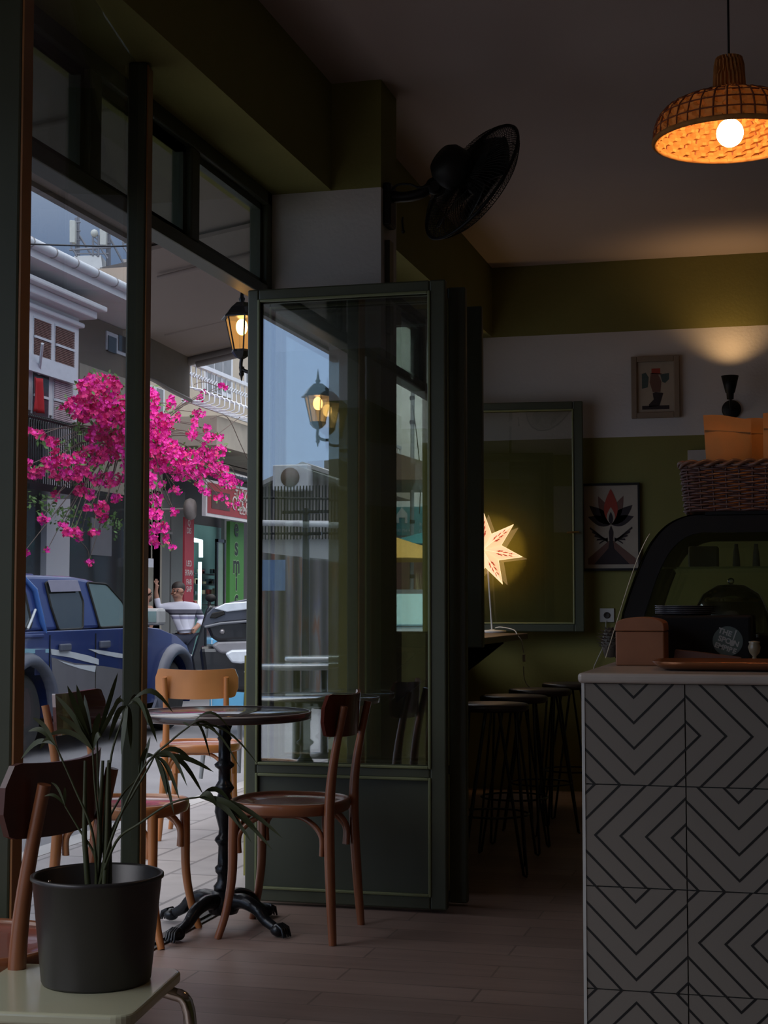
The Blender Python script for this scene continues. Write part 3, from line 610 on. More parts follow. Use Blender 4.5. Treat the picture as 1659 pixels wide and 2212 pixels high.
def tile(mb, org, au, av, nrm, pat, s=TS):
    e_ = .006; P = lambda u, v, h: org+au*(u*s)+av*(v*s)+nrm*h
    mb.prism([P(e_, e_, 0), P(1-e_, e_, 0), P(1-e_, 1-e_, 0), P(e_, 1-e_, 0)], nrm*.006, 0)
    w_ = .016
    for k in range(-1, 7):
        c_ = .14+.25*k
        for sg in (-1, 1):
            # v + |u-.5| = c
            u1 = .5+sg*1.0; pts = [(.5, c_-w_), (.5, c_+w_), (u1, c_+w_-1.0), (u1, c_-w_-1.0)]
            q = []
            for u, v in pts:
                if pat == 'V': q.append((u, v))
                elif pat == '^': q.append((u, 1-v))
                elif pat == '>': q.append((v, u))
                else: q.append((1-v, u))
            q = clip(q)
            if q:
                p3 = [P(u, v, .0064) for u, v in q]
                n_ = Vector((0, 0, 0))
                for i in range(len(p3)): n_ += p3[i].cross(p3[(i+1) % len(p3)])
                if n_.dot(nrm) < 0: p3.reverse()
                mb.ngon(p3, 1)
for r_ in range(5):
    for c_ in range(8): tile(m, Vector((KX+c_*TS+.001, KY+.006, KT-r_*TS)), Vector((1, 0, 0)), Vector((0, 0, -1)), Vector((0, -1, 0)), pats[r_ % 5][c_ % 4])
    for c_ in range(7): tile(m, Vector((KX+.006, KY+c_*TS+.002, KT-r_*TS)), Vector((0, 1, 0)), Vector((0, 0, -1)), Vector((-1, 0, 0)), pats[(r_+2) % 5][c_ % 4])
m.build('tile_cladding', [M_tile, M_line], t)
MB().box((KX-.002, KY-.002, .006), (KX+.004, KY+.004, KT)).build('corner_trim', M_white, t)
def f_marb(tt, p):
    n = n_noise(tt, p, 5, 8, (1, 2, 1)); return n_mix(tt, n, (.30, .24, .20), (.62, .55, .48)), n
M_marb = posmat('marble', f_marb, .25, .5)
MB().box((KX-.008, KY-.012, KT), (KX+1.78, KY+1.52, KT+.020)).build('marble_top', M_marb, t, bevel=.007, seg=3)
CT = KT+.020
# napkin / tea box
M_box = mat('brown_wood_box', (.33, .125, .055), .5, var=.2, scale=20)
Yb = 3.42
a = onY(1330, 1428, Yb); b = onY(1434, 1345, Yb); top = onY(1385, 1333, Yb).z
t = thing('wooden_box', ((a.x+b.x)/2, Yb+.06, CT), 'small brown wooden box with a domed lid at the counter corner', 'box')
MB().box((a.x, Yb, CT), (b.x, Yb+.13, onY(1330, 1364, Yb).z)).build('body', M_box, t, bevel=.003)
zl = onY(1330, 1363, Yb).z; hl = top-zl-.012
pts = [(a.x-.001, Yb-.002, zl)]+[((a.x+b.x)/2-math.cos(PI*i/16)*(b.x-a.x)/2*1.0, Yb-.002, zl+.012+hl*math.sin(PI*i/16)**.8) for i in range(17)]+[(b.x+.001, Yb-.002, zl)]
MB().prism(pts, (0, .134, 0)).build('lid', M_box, t, bevel=.002)
# black base box with sticker
Yk = 3.60
a = onY(1408, 1426, Yk); b = onY(1622, 1330, Yk)
t = thing('sticker_box', ((a.x+b.x)/2, Yk+.12, CT), 'black box with a round white sticker, standing under the plates', 'box')
MB().box((a.x, Yk, CT), (b.x, Yk+.24, b.z)).build('body', M_black, t, bevel=.006)
sc0 = onY(1572, 1385, Yk-.001); sr = .034
st = MB().lathe([(.001, 0), (sr, 0), (sr, .0012), (.001, .0012)], (sc0.x, Yk-.0002, sc0.z), 40, smooth=False, M=Matrix.Rotation(PI/2, 3, 'X')).build('sticker', mat('sticker_ground', (.10, .13, .12), .5), t, label='round dark sticker with white lettering')
rot = -.33; axv = Vector((math.cos(rot), 0, math.sin(rot))); ayv = Vector((-math.sin(rot), 0, math.cos(rot)))
M_st = mat('sticker_white', (.42, .42, .40), .6); so = Vector((sc0.x, Yk-.0016, sc0.z))
text('sticker_lettering', 'THE', M_st, so-axv*.012+ayv*.017, axv, ayv, .017, st, .0002, bold=.0006)
text('sticker_lettering', 'SPO N', M_st, so+axv*.002+ayv*.000, axv, ayv, .017, st, .0002, bold=.0006)
text('sticker_lettering', 'EMPIRE', M_st, so-axv*.000-ayv*.017, axv, ayv, .016, st, .0002, bold=.0006)
so2 = so+axv*.0105; k = MB(); k.prism([so2+axv*(.0055*math.cos(i*PI/8))+ayv*(.007*math.sin(i*PI/8)-.001) for i in range(16)], (0, -.0003, 0))
k.prism([so2-axv*.0012+ayv*.005, so2+axv*.0012+ayv*.005, so2+axv*.0016+ayv*.030, so2-axv*.0016+ayv*.030], (0, -.0003, 0)).build('spoon_mark', M_st, st)
# plates
zp = b.z; pc = onY(1480, 1330, Yk+.12)
for i in range(5):
    MB().lathe([(.001, 0), (.05, 0), (.072, .0045), (.0725, .006), (.05, .0022), (.001, .002)], (pc.x, Yk+.12, zp+.0043*i), 40).build('plate', mat('dark_plate', (.10, .09, .10), .2, coat=.5), label=['bottom plate of the dark stack on the black box', 'second dark plate from the bottom of the stack on the black box', 'middle dark plate of the stack on the black box', 'second dark plate from the top of the stack on the black box', 'top plate of the dark stack on the black box'][i], cat='plate', group='plates stacked on the black box')
# tray
Yt = 3.16
a = onY(1404, 1445, Yt)
t = thing('serving_tray', (.12, Yt+.11, CT), 'long copper-brown tray lying along the counter front', 'tray')
m = MB(); x0, x1, y0, y1 = a.x, a.x+.62, Yt-.01, Yt+.24
def rr(x0, x1, y0, y1, r, z, n=6):
    out = []
    for cx, cy_, a0 in ((x1-r, y1-r, 0), (x0+r, y1-r, PI/2), (x0+r, y0+r, PI), (x1-r, y0+r, 3*PI/2)):
        out += [(cx+r*math.cos(a0+PI/2*i/n), cy_+r*math.sin(a0+PI/2*i/n), z) for i in range(n+1)]
    return out
L = [rr(x0+.03, x1-.03, y0+.03, y1-.03, .05, CT+.0005), rr(x0+.012, x1-.012, y0+.012, y1-.012, .06, CT+.006), rr(x0, x1, y0, y1, .07, CT+.017), rr(x0+.002, x1-.002, y0+.002, y1-.002, .07, CT+.019), rr(x0+.016, x1-.016, y0+.016, y1-.016, .06, CT+.009), rr(x0+.03, x1-.03, y0+.03, y1-.03, .05, CT+.004)]
n_ = len(L[0]); vs = [p for l in L for p in l]; fs = [(k*n_+i, k*n_+(i+1) % n_, (k+1)*n_+(i+1) % n_, (k+1)*n_+i) for k in range(len(L)-1) for i in range(n_)]
fs += [tuple(range(n_-1, -1, -1)), tuple(range(5*n_, 6*n_))]
m.add(vs, fs, 0, True).build('tray_body', mat('copper_tray', (.40, .16, .07), .28, metal=.7, var=.15), t)
# folder / menu lying behind tray
MB().prism([onY(1455, 1424, 3.47), onY(1458, 1404, 3.47), onY(1500, 1408, 3.47), onY(1600, 1421, 3.47), onY(1600, 1424, 3.47)], (0, .05, 0)).build('wooden_wedge', mat('wedge_wood', (.16, .07, .05), .5), label='low dark wooden wedge in front of the black box', cat='wedge')
# small glass bottle / figurine on the right
k = onY(1630, 1424, 3.45); MB().lathe([(.001, CT), (.010, CT), (.006, CT+.012), (.004, CT+.022), (.011, CT+.030), (.014, CT+.042), (.011, CT+.050), (.013, CT+.054), (.001, CT+.056)], (k.x, 3.45, 0), 16).build('glass_figurine', mat('amber_glass', (.32, .25, .16), .15, spec=.8), label='tiny glass ornament at the right of the sticker box', cat='ornament')
# pine-cone like woven ball behind the box
k = onY(1318, 1398, 3.95); t = thing('decorative_cone', (k.x, 3.95, CT), 'dark scaly cone-shaped ornament behind the wooden box', 'ornament')
m = MB()
for j in range(9):
    zz = CT+.006+j*.008; r0 = .034*math.sin(PI*(j+1.2)/11)
    for i in range(11):
        a_ = i*2*PI/11+j*.3; u = Vector((math.cos(a_), math.sin(a_), 0)); sd = Vector((-u.y, u.x, 0)); o = Vector((k.x, 3.95, zz))
        m.add([o+u*r0*.5-sd*.006, o+u*r0*.5+sd*.006, o+u*(r0+.004)+Vector((0, 0, .010)), o+u*r0*.5+Vector((0, 0, .004))], [(0, 1, 2), (0, 2, 3), (1, 3, 2), (0, 3, 1)])
m.lathe([(.001, CT), (.014, CT+.002), (.024, CT+.035), (.014, CT+.07), (.001, CT+.078)], (k.x, 3.95, 0), 12)
m.build('scales', mat('cone_scales', (.12, .10, .08), .5), t)

# ------------------------------------------------------------------ pastry display case
Y0, Y1 = 3.86, 4.42
def prof(pts, Y, n=5): return smooth_path([onY(x, y, Y) for x, y in pts], n)
outer = [(1346, 1334), (1370, 1262), (1393, 1205), (1416, 1165), (1448, 1133), (1490, 1115), (1540, 1112)]
inner = [(1390, 1334), (1410, 1272), (1428, 1225), (1450, 1187), (1478, 1162), (1510, 1151), (1545, 1150)]
t = thing('pastry_case', (.0, 4.1, CT), 'curved black and glass pastry display case on the counter', 'display case')
O = prof(outer, Y0); I = prof(inner, Y0); xR = O[-1].x+.62; zb = CT
O[0] = Vector((onY(1340, 1350, Y0).x-.008, Y0, zb)); I[0] = Vector((O[0].x+.05, Y0, zb))
for Yf in (Y0, Y1-.03):
    o = [Vector((p.x, Yf, p.z)) for p in O]+[Vector((xR, Yf, O[-1].z))]; i_ = [Vector((p.x, Yf, p.z)) for p in I]+[Vector((xR-.05, Yf, I[-1].z))]
    m = MB()
    for k in range(len(o)-1): m.prism([o[k], o[k+1], i_[k+1], i_[k]], (0, .03, 0))
    m.box((xR-.05, Yf, zb), (xR, Yf+.03, O[-1].z)).box((I[0].x, Yf, zb), (xR, Yf+.03, zb+.055))
    m.build('end_frame', M_black, t)
    MB().prism([p+Vector((0, .014, 0)) for p in i_]+[Vector((xR-.05, Yf+.014, zb+.05)), Vector((i_[0].x, Yf+.014, zb+.05))], (0, .003, 0)).build('end_glass', G_case, t)
m = MB(); P1 = [Vector((p.x-.006, Y0+.002, p.z+.002)) for p in O]
for k in range(len(P1)-2): m.prism([P1[k], P1[k+1], P1[k+1]+Vector((.0035, 0, 0)), P1[k]+Vector((.0035, 0, 0))], (0, Y1-Y0-.004, 0))
m.build('curved_front_glass', G_case, t)
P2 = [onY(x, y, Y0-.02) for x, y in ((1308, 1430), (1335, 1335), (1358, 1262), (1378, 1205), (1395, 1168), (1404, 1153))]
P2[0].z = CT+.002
MB().tube(smooth_path(P2, 5), .0013, 6).build('glass_edge', mat('glass_edge_highlight', (.75, .62, .42), .15, metal=.3), t, label='edge of the front glass with its highlight painted bright')  # bright tube painted as the highlight along the glass edge
MB().box((O[-3].x, Y0, O[-1].z-.002), (xR, Y1, O[-1].z+.008)).build('top_panel', M_black, t)
zs = onY(1600, 1232, 4.1).z
MB().box((I[6].x, Y0+.04, zs), (xR-.06, Y1-.04, zs+.005)).build('glass_shelf', G_case, t)
MB().box((I[0].x, Y0+.03, zb+.05), (xR-.05, Y1-.03, zb+.06)).build('display_floor', mat('case_floor', (.09, .075, .06), .3), t)
# white bottles/blocks on shelf
M_crm = mat('cream_packet', (.30, .27, .20), .7)
a = onY(1488, 1230, 4.1); b = onY(1551, 1180, 4.1); MB().box((a.x, 4.08, zs+.005), (b.x, 4.16, b.z)).build('cream_packet', M_crm, label='wide cream packet on the glass shelf inside the pastry case', cat='packet', bevel=.004)
for px, lb in ((1591, 'slim pale bottle left on the glass shelf inside the pastry case'), (1634, 'slim pale bottle right on the glass shelf inside the pastry case')):
    a = onY(px, 1230, 4.1); h = onY(px, 1175, 4.1).z-zs-.005; MB().lathe([(.001, 0), (.010, 0), (.008, h*.6), (.005, h*.85), (.005, h), (.001, h)], (a.x, 4.1, zs+.005), 14).build('bottle', M_crm, label=lb, cat='bottle', group='bottles on the glass shelf')
# cake stand with dome
cb = onY(1580, 1335, 4.12)
zc = zb+.06
t = thing('cake_dome', (cb.x, 4.12, zc), 'clear glass cake dome inside the pastry case', 'cake dome')
rd = .105; zd = onY(1580, 1262, 4.12).z
MB().lathe([(rd, zc+.002), (rd, zc+.02), (rd*.93, zc+(zd-zc)*.45), (rd*.7, zc+(zd-zc)*.8), (rd*.35, zd-.003), (.001, zd)], (cb.x, 4.12, 0), 36).build('dome', glass('dome_glass', (.93, .95, .93), .05, 2.5), t)
MB().ball((cb.x, 4.12, zd+.008), .009, 10).build('knob', glass('dome_glass', (.93, .95, .93), .05, 2.5), t)
t = thing('cake', (cb.x, 4.12, zc), 'dark chocolate cake with nutty topping under the glass dome', 'cake')
zk = onY(1580, 1300, 4.12).z
MB().lathe([(.001, zc+.001), (.080, zc+.001), (.083, zc+.01), (.082, zk-.004), (.076, zk), (.001, zk)], (cb.x, 4.12, 0), 32).build('cake_body', mat('chocolate', (.045, .02, .014), .35), t)
m = MB()
for i in range(70):
    a_ = R.random()*2*PI; r_ = .072*math.sqrt(R.random()); m.ball((cb.x+r_*math.cos(a_), 4.12+r_*math.sin(a_), zk+.003+R.random()*.005), .004+R.random()*.003, 5, sc=(1.4, .8, .8))
m.build('topping', mat('caramel_nuts', (.55, .36, .12), .3), t)
# wicker basket
Yq = 3.98
bl_ = onY(1480, 1112, Yq-.12); tl = onY(1470, 1003, Yq-.12); zt_ = O[-1].z+.008; zT = tl.z
t = thing('wicker_basket', (.16, Yq, zt_), 'dark woven wicker basket on top of the pastry case', 'basket')
M_wick = mat('dark_wicker', (.13, .062, .055), .4, var=.35, scale=40); M_wick2 = mat('wicker_rim', (.17, .08, .05), .35, var=.35, scale=40)
x0, x1, y0, y1 = bl_.x, bl_.x+.40, Yq-.12, Yq+.12
def bpath(s, z, off=0, n=72):
    out = []; fx = (zT-z)/(zT-zt_)
    ex = .010*(1-fx)
    base = rr(x0-ex-off, x1+ex+off, y0-ex-off, y1+ex+off, .035, z, 5); P = [Vector(p) for p in base]; P.append(P[0])
    ln = [0]
    for i in range(len(P)-1): ln.append(ln[-1]+(P[i+1]-P[i]).length)
    k = 0
    for i in range(n):
        d_ = ln[-1]*i/n
        while ln[k+1] < d_: k += 1
        out.append(P[k].lerp(P[k+1], (d_-ln[k])/(ln[k+1]-ln[k])))
    return out
m = MB(); rows = 17; ctr = Vector(((x0+x1)/2, (y0+y1)/2, 0))
for j in range(rows):
    z = zt_+.004+(zT-zt_-.012)*j/(rows-1); p = bpath(0, z, 0, 120); q = []
    for i, v in enumerate(p):
        nx = p[(i+1) % 120]-p[i-1]; nn = Vector((nx.y, -nx.x, 0)).normalized(); q.append(v+nn*(.0035*math.cos(2*PI*i/6+(PI if j % 2 else 0)))+Vector((0, 0, .0012*math.sin(i*.9+j))))
    m.tube(q+[q[0]], .0032, 5, cap=False)
m.build('weave', M_wick, t)
m = MB(); lo_ = bpath(0, zt_+.002, 0, 40); hi_ = bpath(0, zT-.004, 0, 40)
for a, b in zip(lo_, hi_): m.tube([a, b], .0026, 5)
m.build('stakes', M_wick, t)
m = MB()
for ph in (0, PI):
    p = bpath(0, zT, 0, 200); q = []
    for i, v in enumerate(p):
        nx = p[(i+1) % 200]-p[i-1]; nn = Vector((nx.y, -nx.x, 0)).normalized(); a_ = 2*PI*i/11+ph; q.append(v+nn*.0055*math.cos(a_)+Vector((0, 0, .0055*math.sin(a_))))
    m.tube(q+[q[0]], .0052, 6, cap=False)
m.build('braided_rim', M_wick2, t)
MB().box((x0+.01, y0+.01, zt_+.001), (x1-.01, y1-.01, zt_+.004)).build('bottom', M_wick, t)
# kraft coffee bags
M_kr = mat('kraft_paper', (.56, .235, .065), .75, var=.12, scale=12, bump=.3); M_kr2 = mat('kraft_seam', (.36, .17, .06), .75)
def bag(pxs, Y, th, label, skew=0):
    (xa, ya), (xb, yb), (xc, yc), (xd, yd) = pxs   # top-left, top-right, bottom-right, bottom-left
    A, B, C_, D = (onY(x, y, Y) for x, y in pxs)
    D.z = C_.z = zt_+.006
    t = thing('coffee_bag', ((A.x+B.x)/2, Y, zt_+.006), label, 'bag', 'kraft coffee bags in the wicker basket')
    m = MB()
    for sgn in (-1, 1):
        def g(u, v, sgn=sgn):
            p = D.lerp(C_, u).lerp(A.lerp(B, u), v); bul = th*.5*(math.sin(PI*u)**.6)*(max(0, 1-(v/.86))**.55 if v < .86 else 0)+.0012
            return p+Vector((0, sgn*bul+skew*v+.0015*math.sin(u*19+v*7)*(1-v), .003*math.sin(u*5)*v))
        m.grid(g, 16, 20)
    b_ = m.build('pouch', M_kr, t)
    m = MB(); n1 = D.lerp(A, .84)+Vector((.002, -.003+skew*.84, 0)); n2 = C_.lerp(B, .84)+Vector((-.002, -.003+skew*.84, 0)); m.tube([n1, n2], .0022, 6); m.build('zip_seam', M_kr2, t)
    return t
bag([(1519, 897), (1622, 903), (1628, 1060), (1532, 1060)], 3.93, .05, 'tall orange-lit kraft paper coffee bag at the left of the wicker basket')
bag([(1612, 904), (1690, 908), (1700, 1060), (1616, 1060)], 4.00, .045, 'kraft paper coffee bag standing second in the wicker basket')
bag([(1648, 893), (1740, 893), (1745, 1060), (1650, 1060)], 3.91, .045, 'kraft paper coffee bag cut by the right picture edge')

# ------------------------------------------------------------------ stool, pot and palm in the left foreground
M_crseat = mat('cream_formica', (.44, .43, .30), .22, var=.05, scale=4, coat=.3); M_chr = mat('chrome_tube', (.5, .45, .4), .15, metal=1., var=.05)
ca = onZ(395, 2094, .45); cb_ = onZ(286, 2192, .45)
e1 = (ca-cb_).normalized(); e2 = Vector((-e1.y, e1.x, 0)); wS = .34
cen = (ca+cb_)/2+e2*wS/2
t = thing('cream_chair', (cen.x, cen.y, 0), 'retro chair seat with a cream top and chrome tube legs under the plant pot', 'chair')
hx = (ca-cb_).length/2+.012
pts = [cen+e1*x+e2*y-Vector((0, 0, .45))+Vector((0, 0, .428)) for x, y, _ in [(p[0], p[1], 0) for p in rr(-hx, hx, -wS/2, wS/2, .035, 0, 6)]]
MB().prism(pts, (0, 0, .022)).build('seat', M_crseat, t, bevel=.006, seg=3)
for sx in (-1, 1):
    a = cen+e1*sx*(hx-.04); L = []
    for y, z in ((-wS/2+.06, .415), (-wS/2+.015, .412), (-wS/2-.02, .38), (-wS/2-.028, .2), (-wS/2-.035, .005)): q = a+e2*y; L.append(Vector((q.x, q.y, z)))
    MB().tube(smooth_path(L, 5), .0125, 12).build('leg', M_chr, t)
    L = []
    for y, z in ((wS/2-.06, .415), (wS/2-.02, .41), (wS/2-.0, .36), (wS/2+.01, .2), (wS/2+.02, .005)): q = a+e2*y; L.append(Vector((q.x, q.y, z)))
    MB().tube(smooth_path(L, 5), .0125, 12).build('leg', M_chr, t)
    p = a-e2*(wS/2-.05); q = a+e2*(wS/2-.05); MB().tube([Vector((p.x, p.y, .414)), Vector((q.x, q.y, .414))], .0125, 10).build('seat_rail', M_chr, t)
# pot
pb = onZ(208, 2118, .45); Mpot = mat('dark_zinc_pot', (.052, .048, .048), .35, metal=.5, var=.2, scale=4)
tpt = -pb.x*math.sin(YA)+pb.y*math.cos(YA)
rr_ = 136/F*tpt; rb = 113/F*tpt; zt2 = CZ-(1868+14-HZ)/F*tpt
t = thing('potted_palm', (pb.x, pb.y, .45), 'potted parlour palm in a dark metal bucket on the cream chair', 'plant')
pc_ = (pb.x, pb.y, 0)
MB().lathe([(.001, .4505), (rb, .4505), (rb+.002, .455), (rr_, zt2-.006), (rr_+.004, zt2-.004), (rr_+.004, zt2+.002), (rr_, zt2+.004), (rr_-.004, zt2), (rb-.002, .47), (.001, .46)], pc_, 48).build('pot', Mpot, t)
MB().lathe([(.001, zt2-.05), (rr_-.012, zt2-.055)], pc_, 24, close=True).build('soil', mat('soil', (.02, .014, .01), .95), t)
hl_ = atT(107, 1880, tpt+.02); MB().ball(Vector((hl_.x, hl_.y, zt2-.016)), .004, 8).build('rivet', M_chr, t)
M_leaf = mat('palm_leaf', (.034, .043, .012), .5, var=.3, scale=5); M_stem = mat('palm_stem', (.05, .055, .02), .5)
base = Vector((pb.x, pb.y, zt2-.05))
tr = MB()
for k in range(5):
    o = base+Vector((R.uniform(-.02, .02), R.uniform(-.02, .02), 0)); tr.tube([o, o+Vector((R.uniform(-.01, .01), R.uniform(-.01, .01), .12)), o+Vector((R.uniform(-.015, .015), R.uniform(-.01, .01), .26))], [.006, .005, .003], 8)
tr.build('trunk', M_stem, t)
def leaflet(mb, o, d, L, w, droop):
    d = d.normalized(); sd = d.cross(Vector((0, 0, 1)))
    if sd.length < .1: sd = Vector((1, 0, 0))
    sd.normalize(); vs = []; n = 6
    for i in range(n+1):
        s = i/n; p = o+d*L*s+Vector((0, 0, -droop*s*s)); ww = w*math.sin(PI*min(1, s*.9+.08))**.7*(1 if s < 1 else 0)
        vs += [p-sd*ww, p+Vector((0, 0, -ww*.3)), p+sd*ww]
    fs = [(3*i+j, 3*i+j+1, 3*i+4+j, 3*i+3+j) for i in range(n) for j in (0, 1)]
    mb.add(vs, fs, 0, True)
def frond(path, nl, L, w, droop, spread=.9, dirs=None):
    """path through pixel/depth anchors"""
    p = smooth_path(path, 6); m = MB(); m.tube(p, [.0028-.0018*i/len(p) for i in range(len(p))], 5, 1)
    n = len(p)
    for k in range(nl):
        s = .45+.55*k/(nl-1); i = min(n-2, int(s*(n-1))); d = (p[i+1]-p[i]).normalized(); sd = d.cross(Vector((0, 0, 1)))
        if sd.length < .1: sd = Vector((1, 0, 0))
        sd.normalize()
        for sg in (-1, 1):
            dd = d*(1-spread*.45)+sd*sg*spread*(1-.55*s)+Vector((0, 0, R.uniform(-.12, .1)))
            leaflet(m, p[i], dd, L*(1-.35*abs(s-.65))*R.uniform(.85, 1.1), w, droop*R.uniform(.6, 1.3))
    leaflet(m, p[-1], p[-1]-p[-2], L*.9, w, droop*.5)
    m.build('frond', [M_leaf, M_stem], t)
T = tpt; fr = lambda *a: [Vector((base.x, base.y, base.z+.02))]+[atT(x, y, T+dt) for x, y, dt in a]
def fan(anchor, tips, w, path_pts):
    """umbrella frond: leaflets radiate from the end of the stem to given pixels"""
    m = MB(); p = smooth_path(fr(*path_pts), 6); m.tube(p, [.0030-.0014*i/len(p) for i in range(len(p))], 5, 1)
    o = p[-1]
    for x, y, dt, sag in tips:
        e_ = atT(x, y, T+dt); vs = []; n = 8; L = (e_-o).length
        vd = (e_-o).normalized(); fw = Vector((-math.sin(YA), math.cos(YA), 0)); sd = vd.cross(fw).normalized()*.85+fw*.5*R.choice((-1, 1))
        for i in range(n+1):
            s = i/n; q = o.lerp(e_, s)+Vector((0, 0, sag*math.sin(PI*s))); ww = w*math.sin(PI*min(1, s*.88+.06))**.8*(0 if i == n else 1)
            ww *= .8; vs += [q-sd*ww, q+Vector((0, 0, -.2*ww)), q+sd*ww]
        m.add(vs, [(3*i+j, 3*i+j+1, 3*i+4+j, 3*i+3+j) for i in range(n) for j in (0, 1)], 0, True)
    m.build('frond', [M_leaf, M_stem], t)
fan(None, [(145, 1480, 0, .0), (165, 1478, .03, 0), (118, 1500, 0, .01), (125, 1545, -.02, .01), (182, 1500, .04, 0), (150, 1530, .05, 0), (215, 1540, .02, .01), (100, 1590, .03, .02), (225, 1600, .0, .02)], .008, [(215, 1800, 0), (205, 1700, .0), (200, 1620, .0)])
fan(None, [(255, 1452, 0, 0), (240, 1505, .02, .0), (262, 1500, -.03, 0), (192, 1590, 0, .01)], .006, [(218, 1800, .02), (212, 1700, .02), (210, 1600, .02)])
fan(None, [(375, 1541, 0, .035), (340, 1606, 0, .035), (305, 1530, .05, .02), (240, 1545, .03, .02), (235, 1600, 0, .02), (283, 1620, 0, .02), (262, 1630, -.03, .01), (322, 1570, -.04, .03)], .007, [(235, 1800, 0), (238, 1650, .0), (262, 1560, .0), (275, 1525, 0)])
fan(None, [(388, 1728, 0, .02), (376, 1760, 0, .02), (362, 1722, 0, .012), (440, 1718, 0, .03), (462, 1668, .02, .012), (300, 1655, .05, .01), (405, 1700, -.03, .03), (420, 1650, .02, .02)], .0065, [(240, 1800, 0), (285, 1720, .0), (320, 1660, 0), (334, 1633, 0)])
fan(None, [(318, 1615, 0, .01), (325, 1590, .02, .0), (306, 1640, .0, 0)], .006, [(225, 1800, .03), (262, 1720, .05), (300, 1680, 0)])
fan(None, [(455, 1640, 0, .03), (520, 1662, 0, .03), (480, 1600, .02, .02), (395, 1560, .0, .0), (560, 1655, .02, .03), (500, 1580, -.02, .03)], .0035, [(245, 1800, -.02), (310, 1660, -.02), (370, 1600, -.02), (410, 1568, -.02)])
fan(None, [(590, 1838, -.1, .02), (612, 1812, -.1, .02), (560, 1800, -.12, .02), (520, 1790, -.1, .02), (470, 1745, -.1, .015), (545, 1822, -.1, .02), (500, 1735, -.08, .02)], .0075, [(250, 1820, -.03), (300, 1780, -.06), (370, 1735, -.08), (430, 1722, -.08)])
fan(None, [(110, 1690, 0, .01), (95, 1720, 0, .01), (140, 1700, .02, 0)], .004, [(205, 1850, 0), (170, 1790, 0), (140, 1740, 0)])
fan(None, [(60, 1580, 0, .015), (85, 1620, 0, .015), (45, 1640, .02, .02), (70, 1550, -.02, .01)], .007, [(200, 1800, -.02), (160, 1700, -.02), (120, 1610, -.02)])
# ================================================================== OUTSIDE
RD = Vector((math.cos(YA), math.sin(YA), 0)); FW = Vector((-math.sin(YA), math.cos(YA), 0))
def f_pave(t, p):
    c, fc = n_brick(t, p, (0, 0, PI/2), .62, .235, .009, (.30, .285, .30), (.40, .365, .365), (.05, .048, .05)); nz = n_noise(t, p, 6, 8)
    return n_mix(t, .45, c, n_mix(t, nz, (.17, .16, .17), (.50, .47, .48))), fc
M_pave = posmat('paving', f_pave, .55, .45, -.6)
M_curb = mat('curb_stone', (.42, .41, .42), .7, var=.2, scale=4)
def f_asph(t, p):
    n = n_noise(t, p, 1.2, 8); return n_mix(t, n, (.10, .10, .115), (.24, .24, .26)), n_noise(t, p, 90)
M_asph = posmat('asphalt', f_asph, .6, .5, .3)
MB().box((-3.34, -30, -.2), (FX-.07, 60, -.006)).build('sidewalk', M_pave, label='grey paved sidewalk outside the open door', kind='structure')
MB().box((-3.47, -30, -.3), (-3.34, 60, -.004)).build('curb', M_curb, label='pale kerb stone edge of the sidewalk', kind='structure')
MB().box((-8.1, -60, -.3), (-3.47, 90, -.14)).build('road', M_asph, label='grey asphalt street', kind='structure')
MB().box((-9.0, -60, -.3), (-8.1, 90, -.02)).build('sidewalk', M_curb, label='narrow sidewalk across the street', kind='structure')
MB().box((-60, -90, -.45), (60, 120, -.3)).build('ground', M_asph, label='street ground under the buildings', kind='structure')
MB().box((-2.05+.0, 9.76, -.3), (3.3, 11.0, 4.2)).build('wall_far_neighbour', mat('neighbour_wall', (.3, .27, .23), .85), label='wall of the neighbouring building', kind='structure')

# ------------------------------------------------------------------ awnings over the sidewalk
M_awn = mat('awning_cloth', (.30, .255, .24), .85, var=.08, scale=2); M_val = mat('awning_valance', (.22, .21, .215), .8, var=.1); M_alu = mat('painted_aluminium', (.26, .24, .24), .5)
t = thing('awning', (-2.3, 4.7, 2.9), 'brown-grey fabric awning over the sidewalk, nearest the open door', 'awning')
MB().prism([(-2.22, 1.2, 3.02), (-2.22, 6.98, 3.02), (-3.01, 6.98, 2.895), (-3.01, 1.2, 2.895)], (0, 0, .02)).build('canopy_cloth', M_awn, t)
m = MB()
for i in range(42): m.box((-2.95, 1.25+i*.138, 2.897), (-2.22, 1.256+i*.138, 2.90))
MB().box((-3.03, 1.2, 2.875), (-2.99, 6.98, 2.925)).build('front_bar', M_alu, t)
for y in (1.3, 3.2, 5.1, 6.9): MB().tube([(-2.2, y, 2.99), (-2.97, y, 2.888)], .014, 6).build('rafter', M_awn, t)
t = thing('awning', (-2.3, 7.9, 2.7), 'deep brown fabric awning with a hanging dark valance, beyond the lantern', 'awning')
A2 = [(-2.22, 6.8, 2.985), (-2.22, 8.85, 2.93), (-3.6, 8.85, 2.69), (-3.6, 8.1, 2.715), (-3.06, 6.8, 2.85)]
MB().prism([Vector(p) for p in A2], (0, 0, .02)).build('canopy_cloth', M_awn, t)
MB().tube([(-2.22, 8.85, 2.91), (-3.62, 8.85, 2.665)], .03, 8).build('side_bar', M_alu, t)
MB().tube([(-2.22, 8.75, 2.86), (-3.5, 8.75, 2.63)], .02, 8).build('side_bar', M_alu, t)
MB().prism([(-3.6, 8.86, 2.70), (-3.6, 8.1, 2.72), (-3.6, 8.1, 2.46), (-3.6, 8.3, 2.475), (-3.6, 8.55, 2.45), (-3.6, 8.86, 2.43)], (.012, 0, 0)).build('valance', M_val, t)
MB().tube(smooth_path([(-3.595, 8.1, 2.46), (-3.595, 8.3, 2.475), (-3.595, 8.55, 2.45), (-3.595, 8.9, 2.43)], 4), .013, 6).build('valance_bar', M_alu, t)
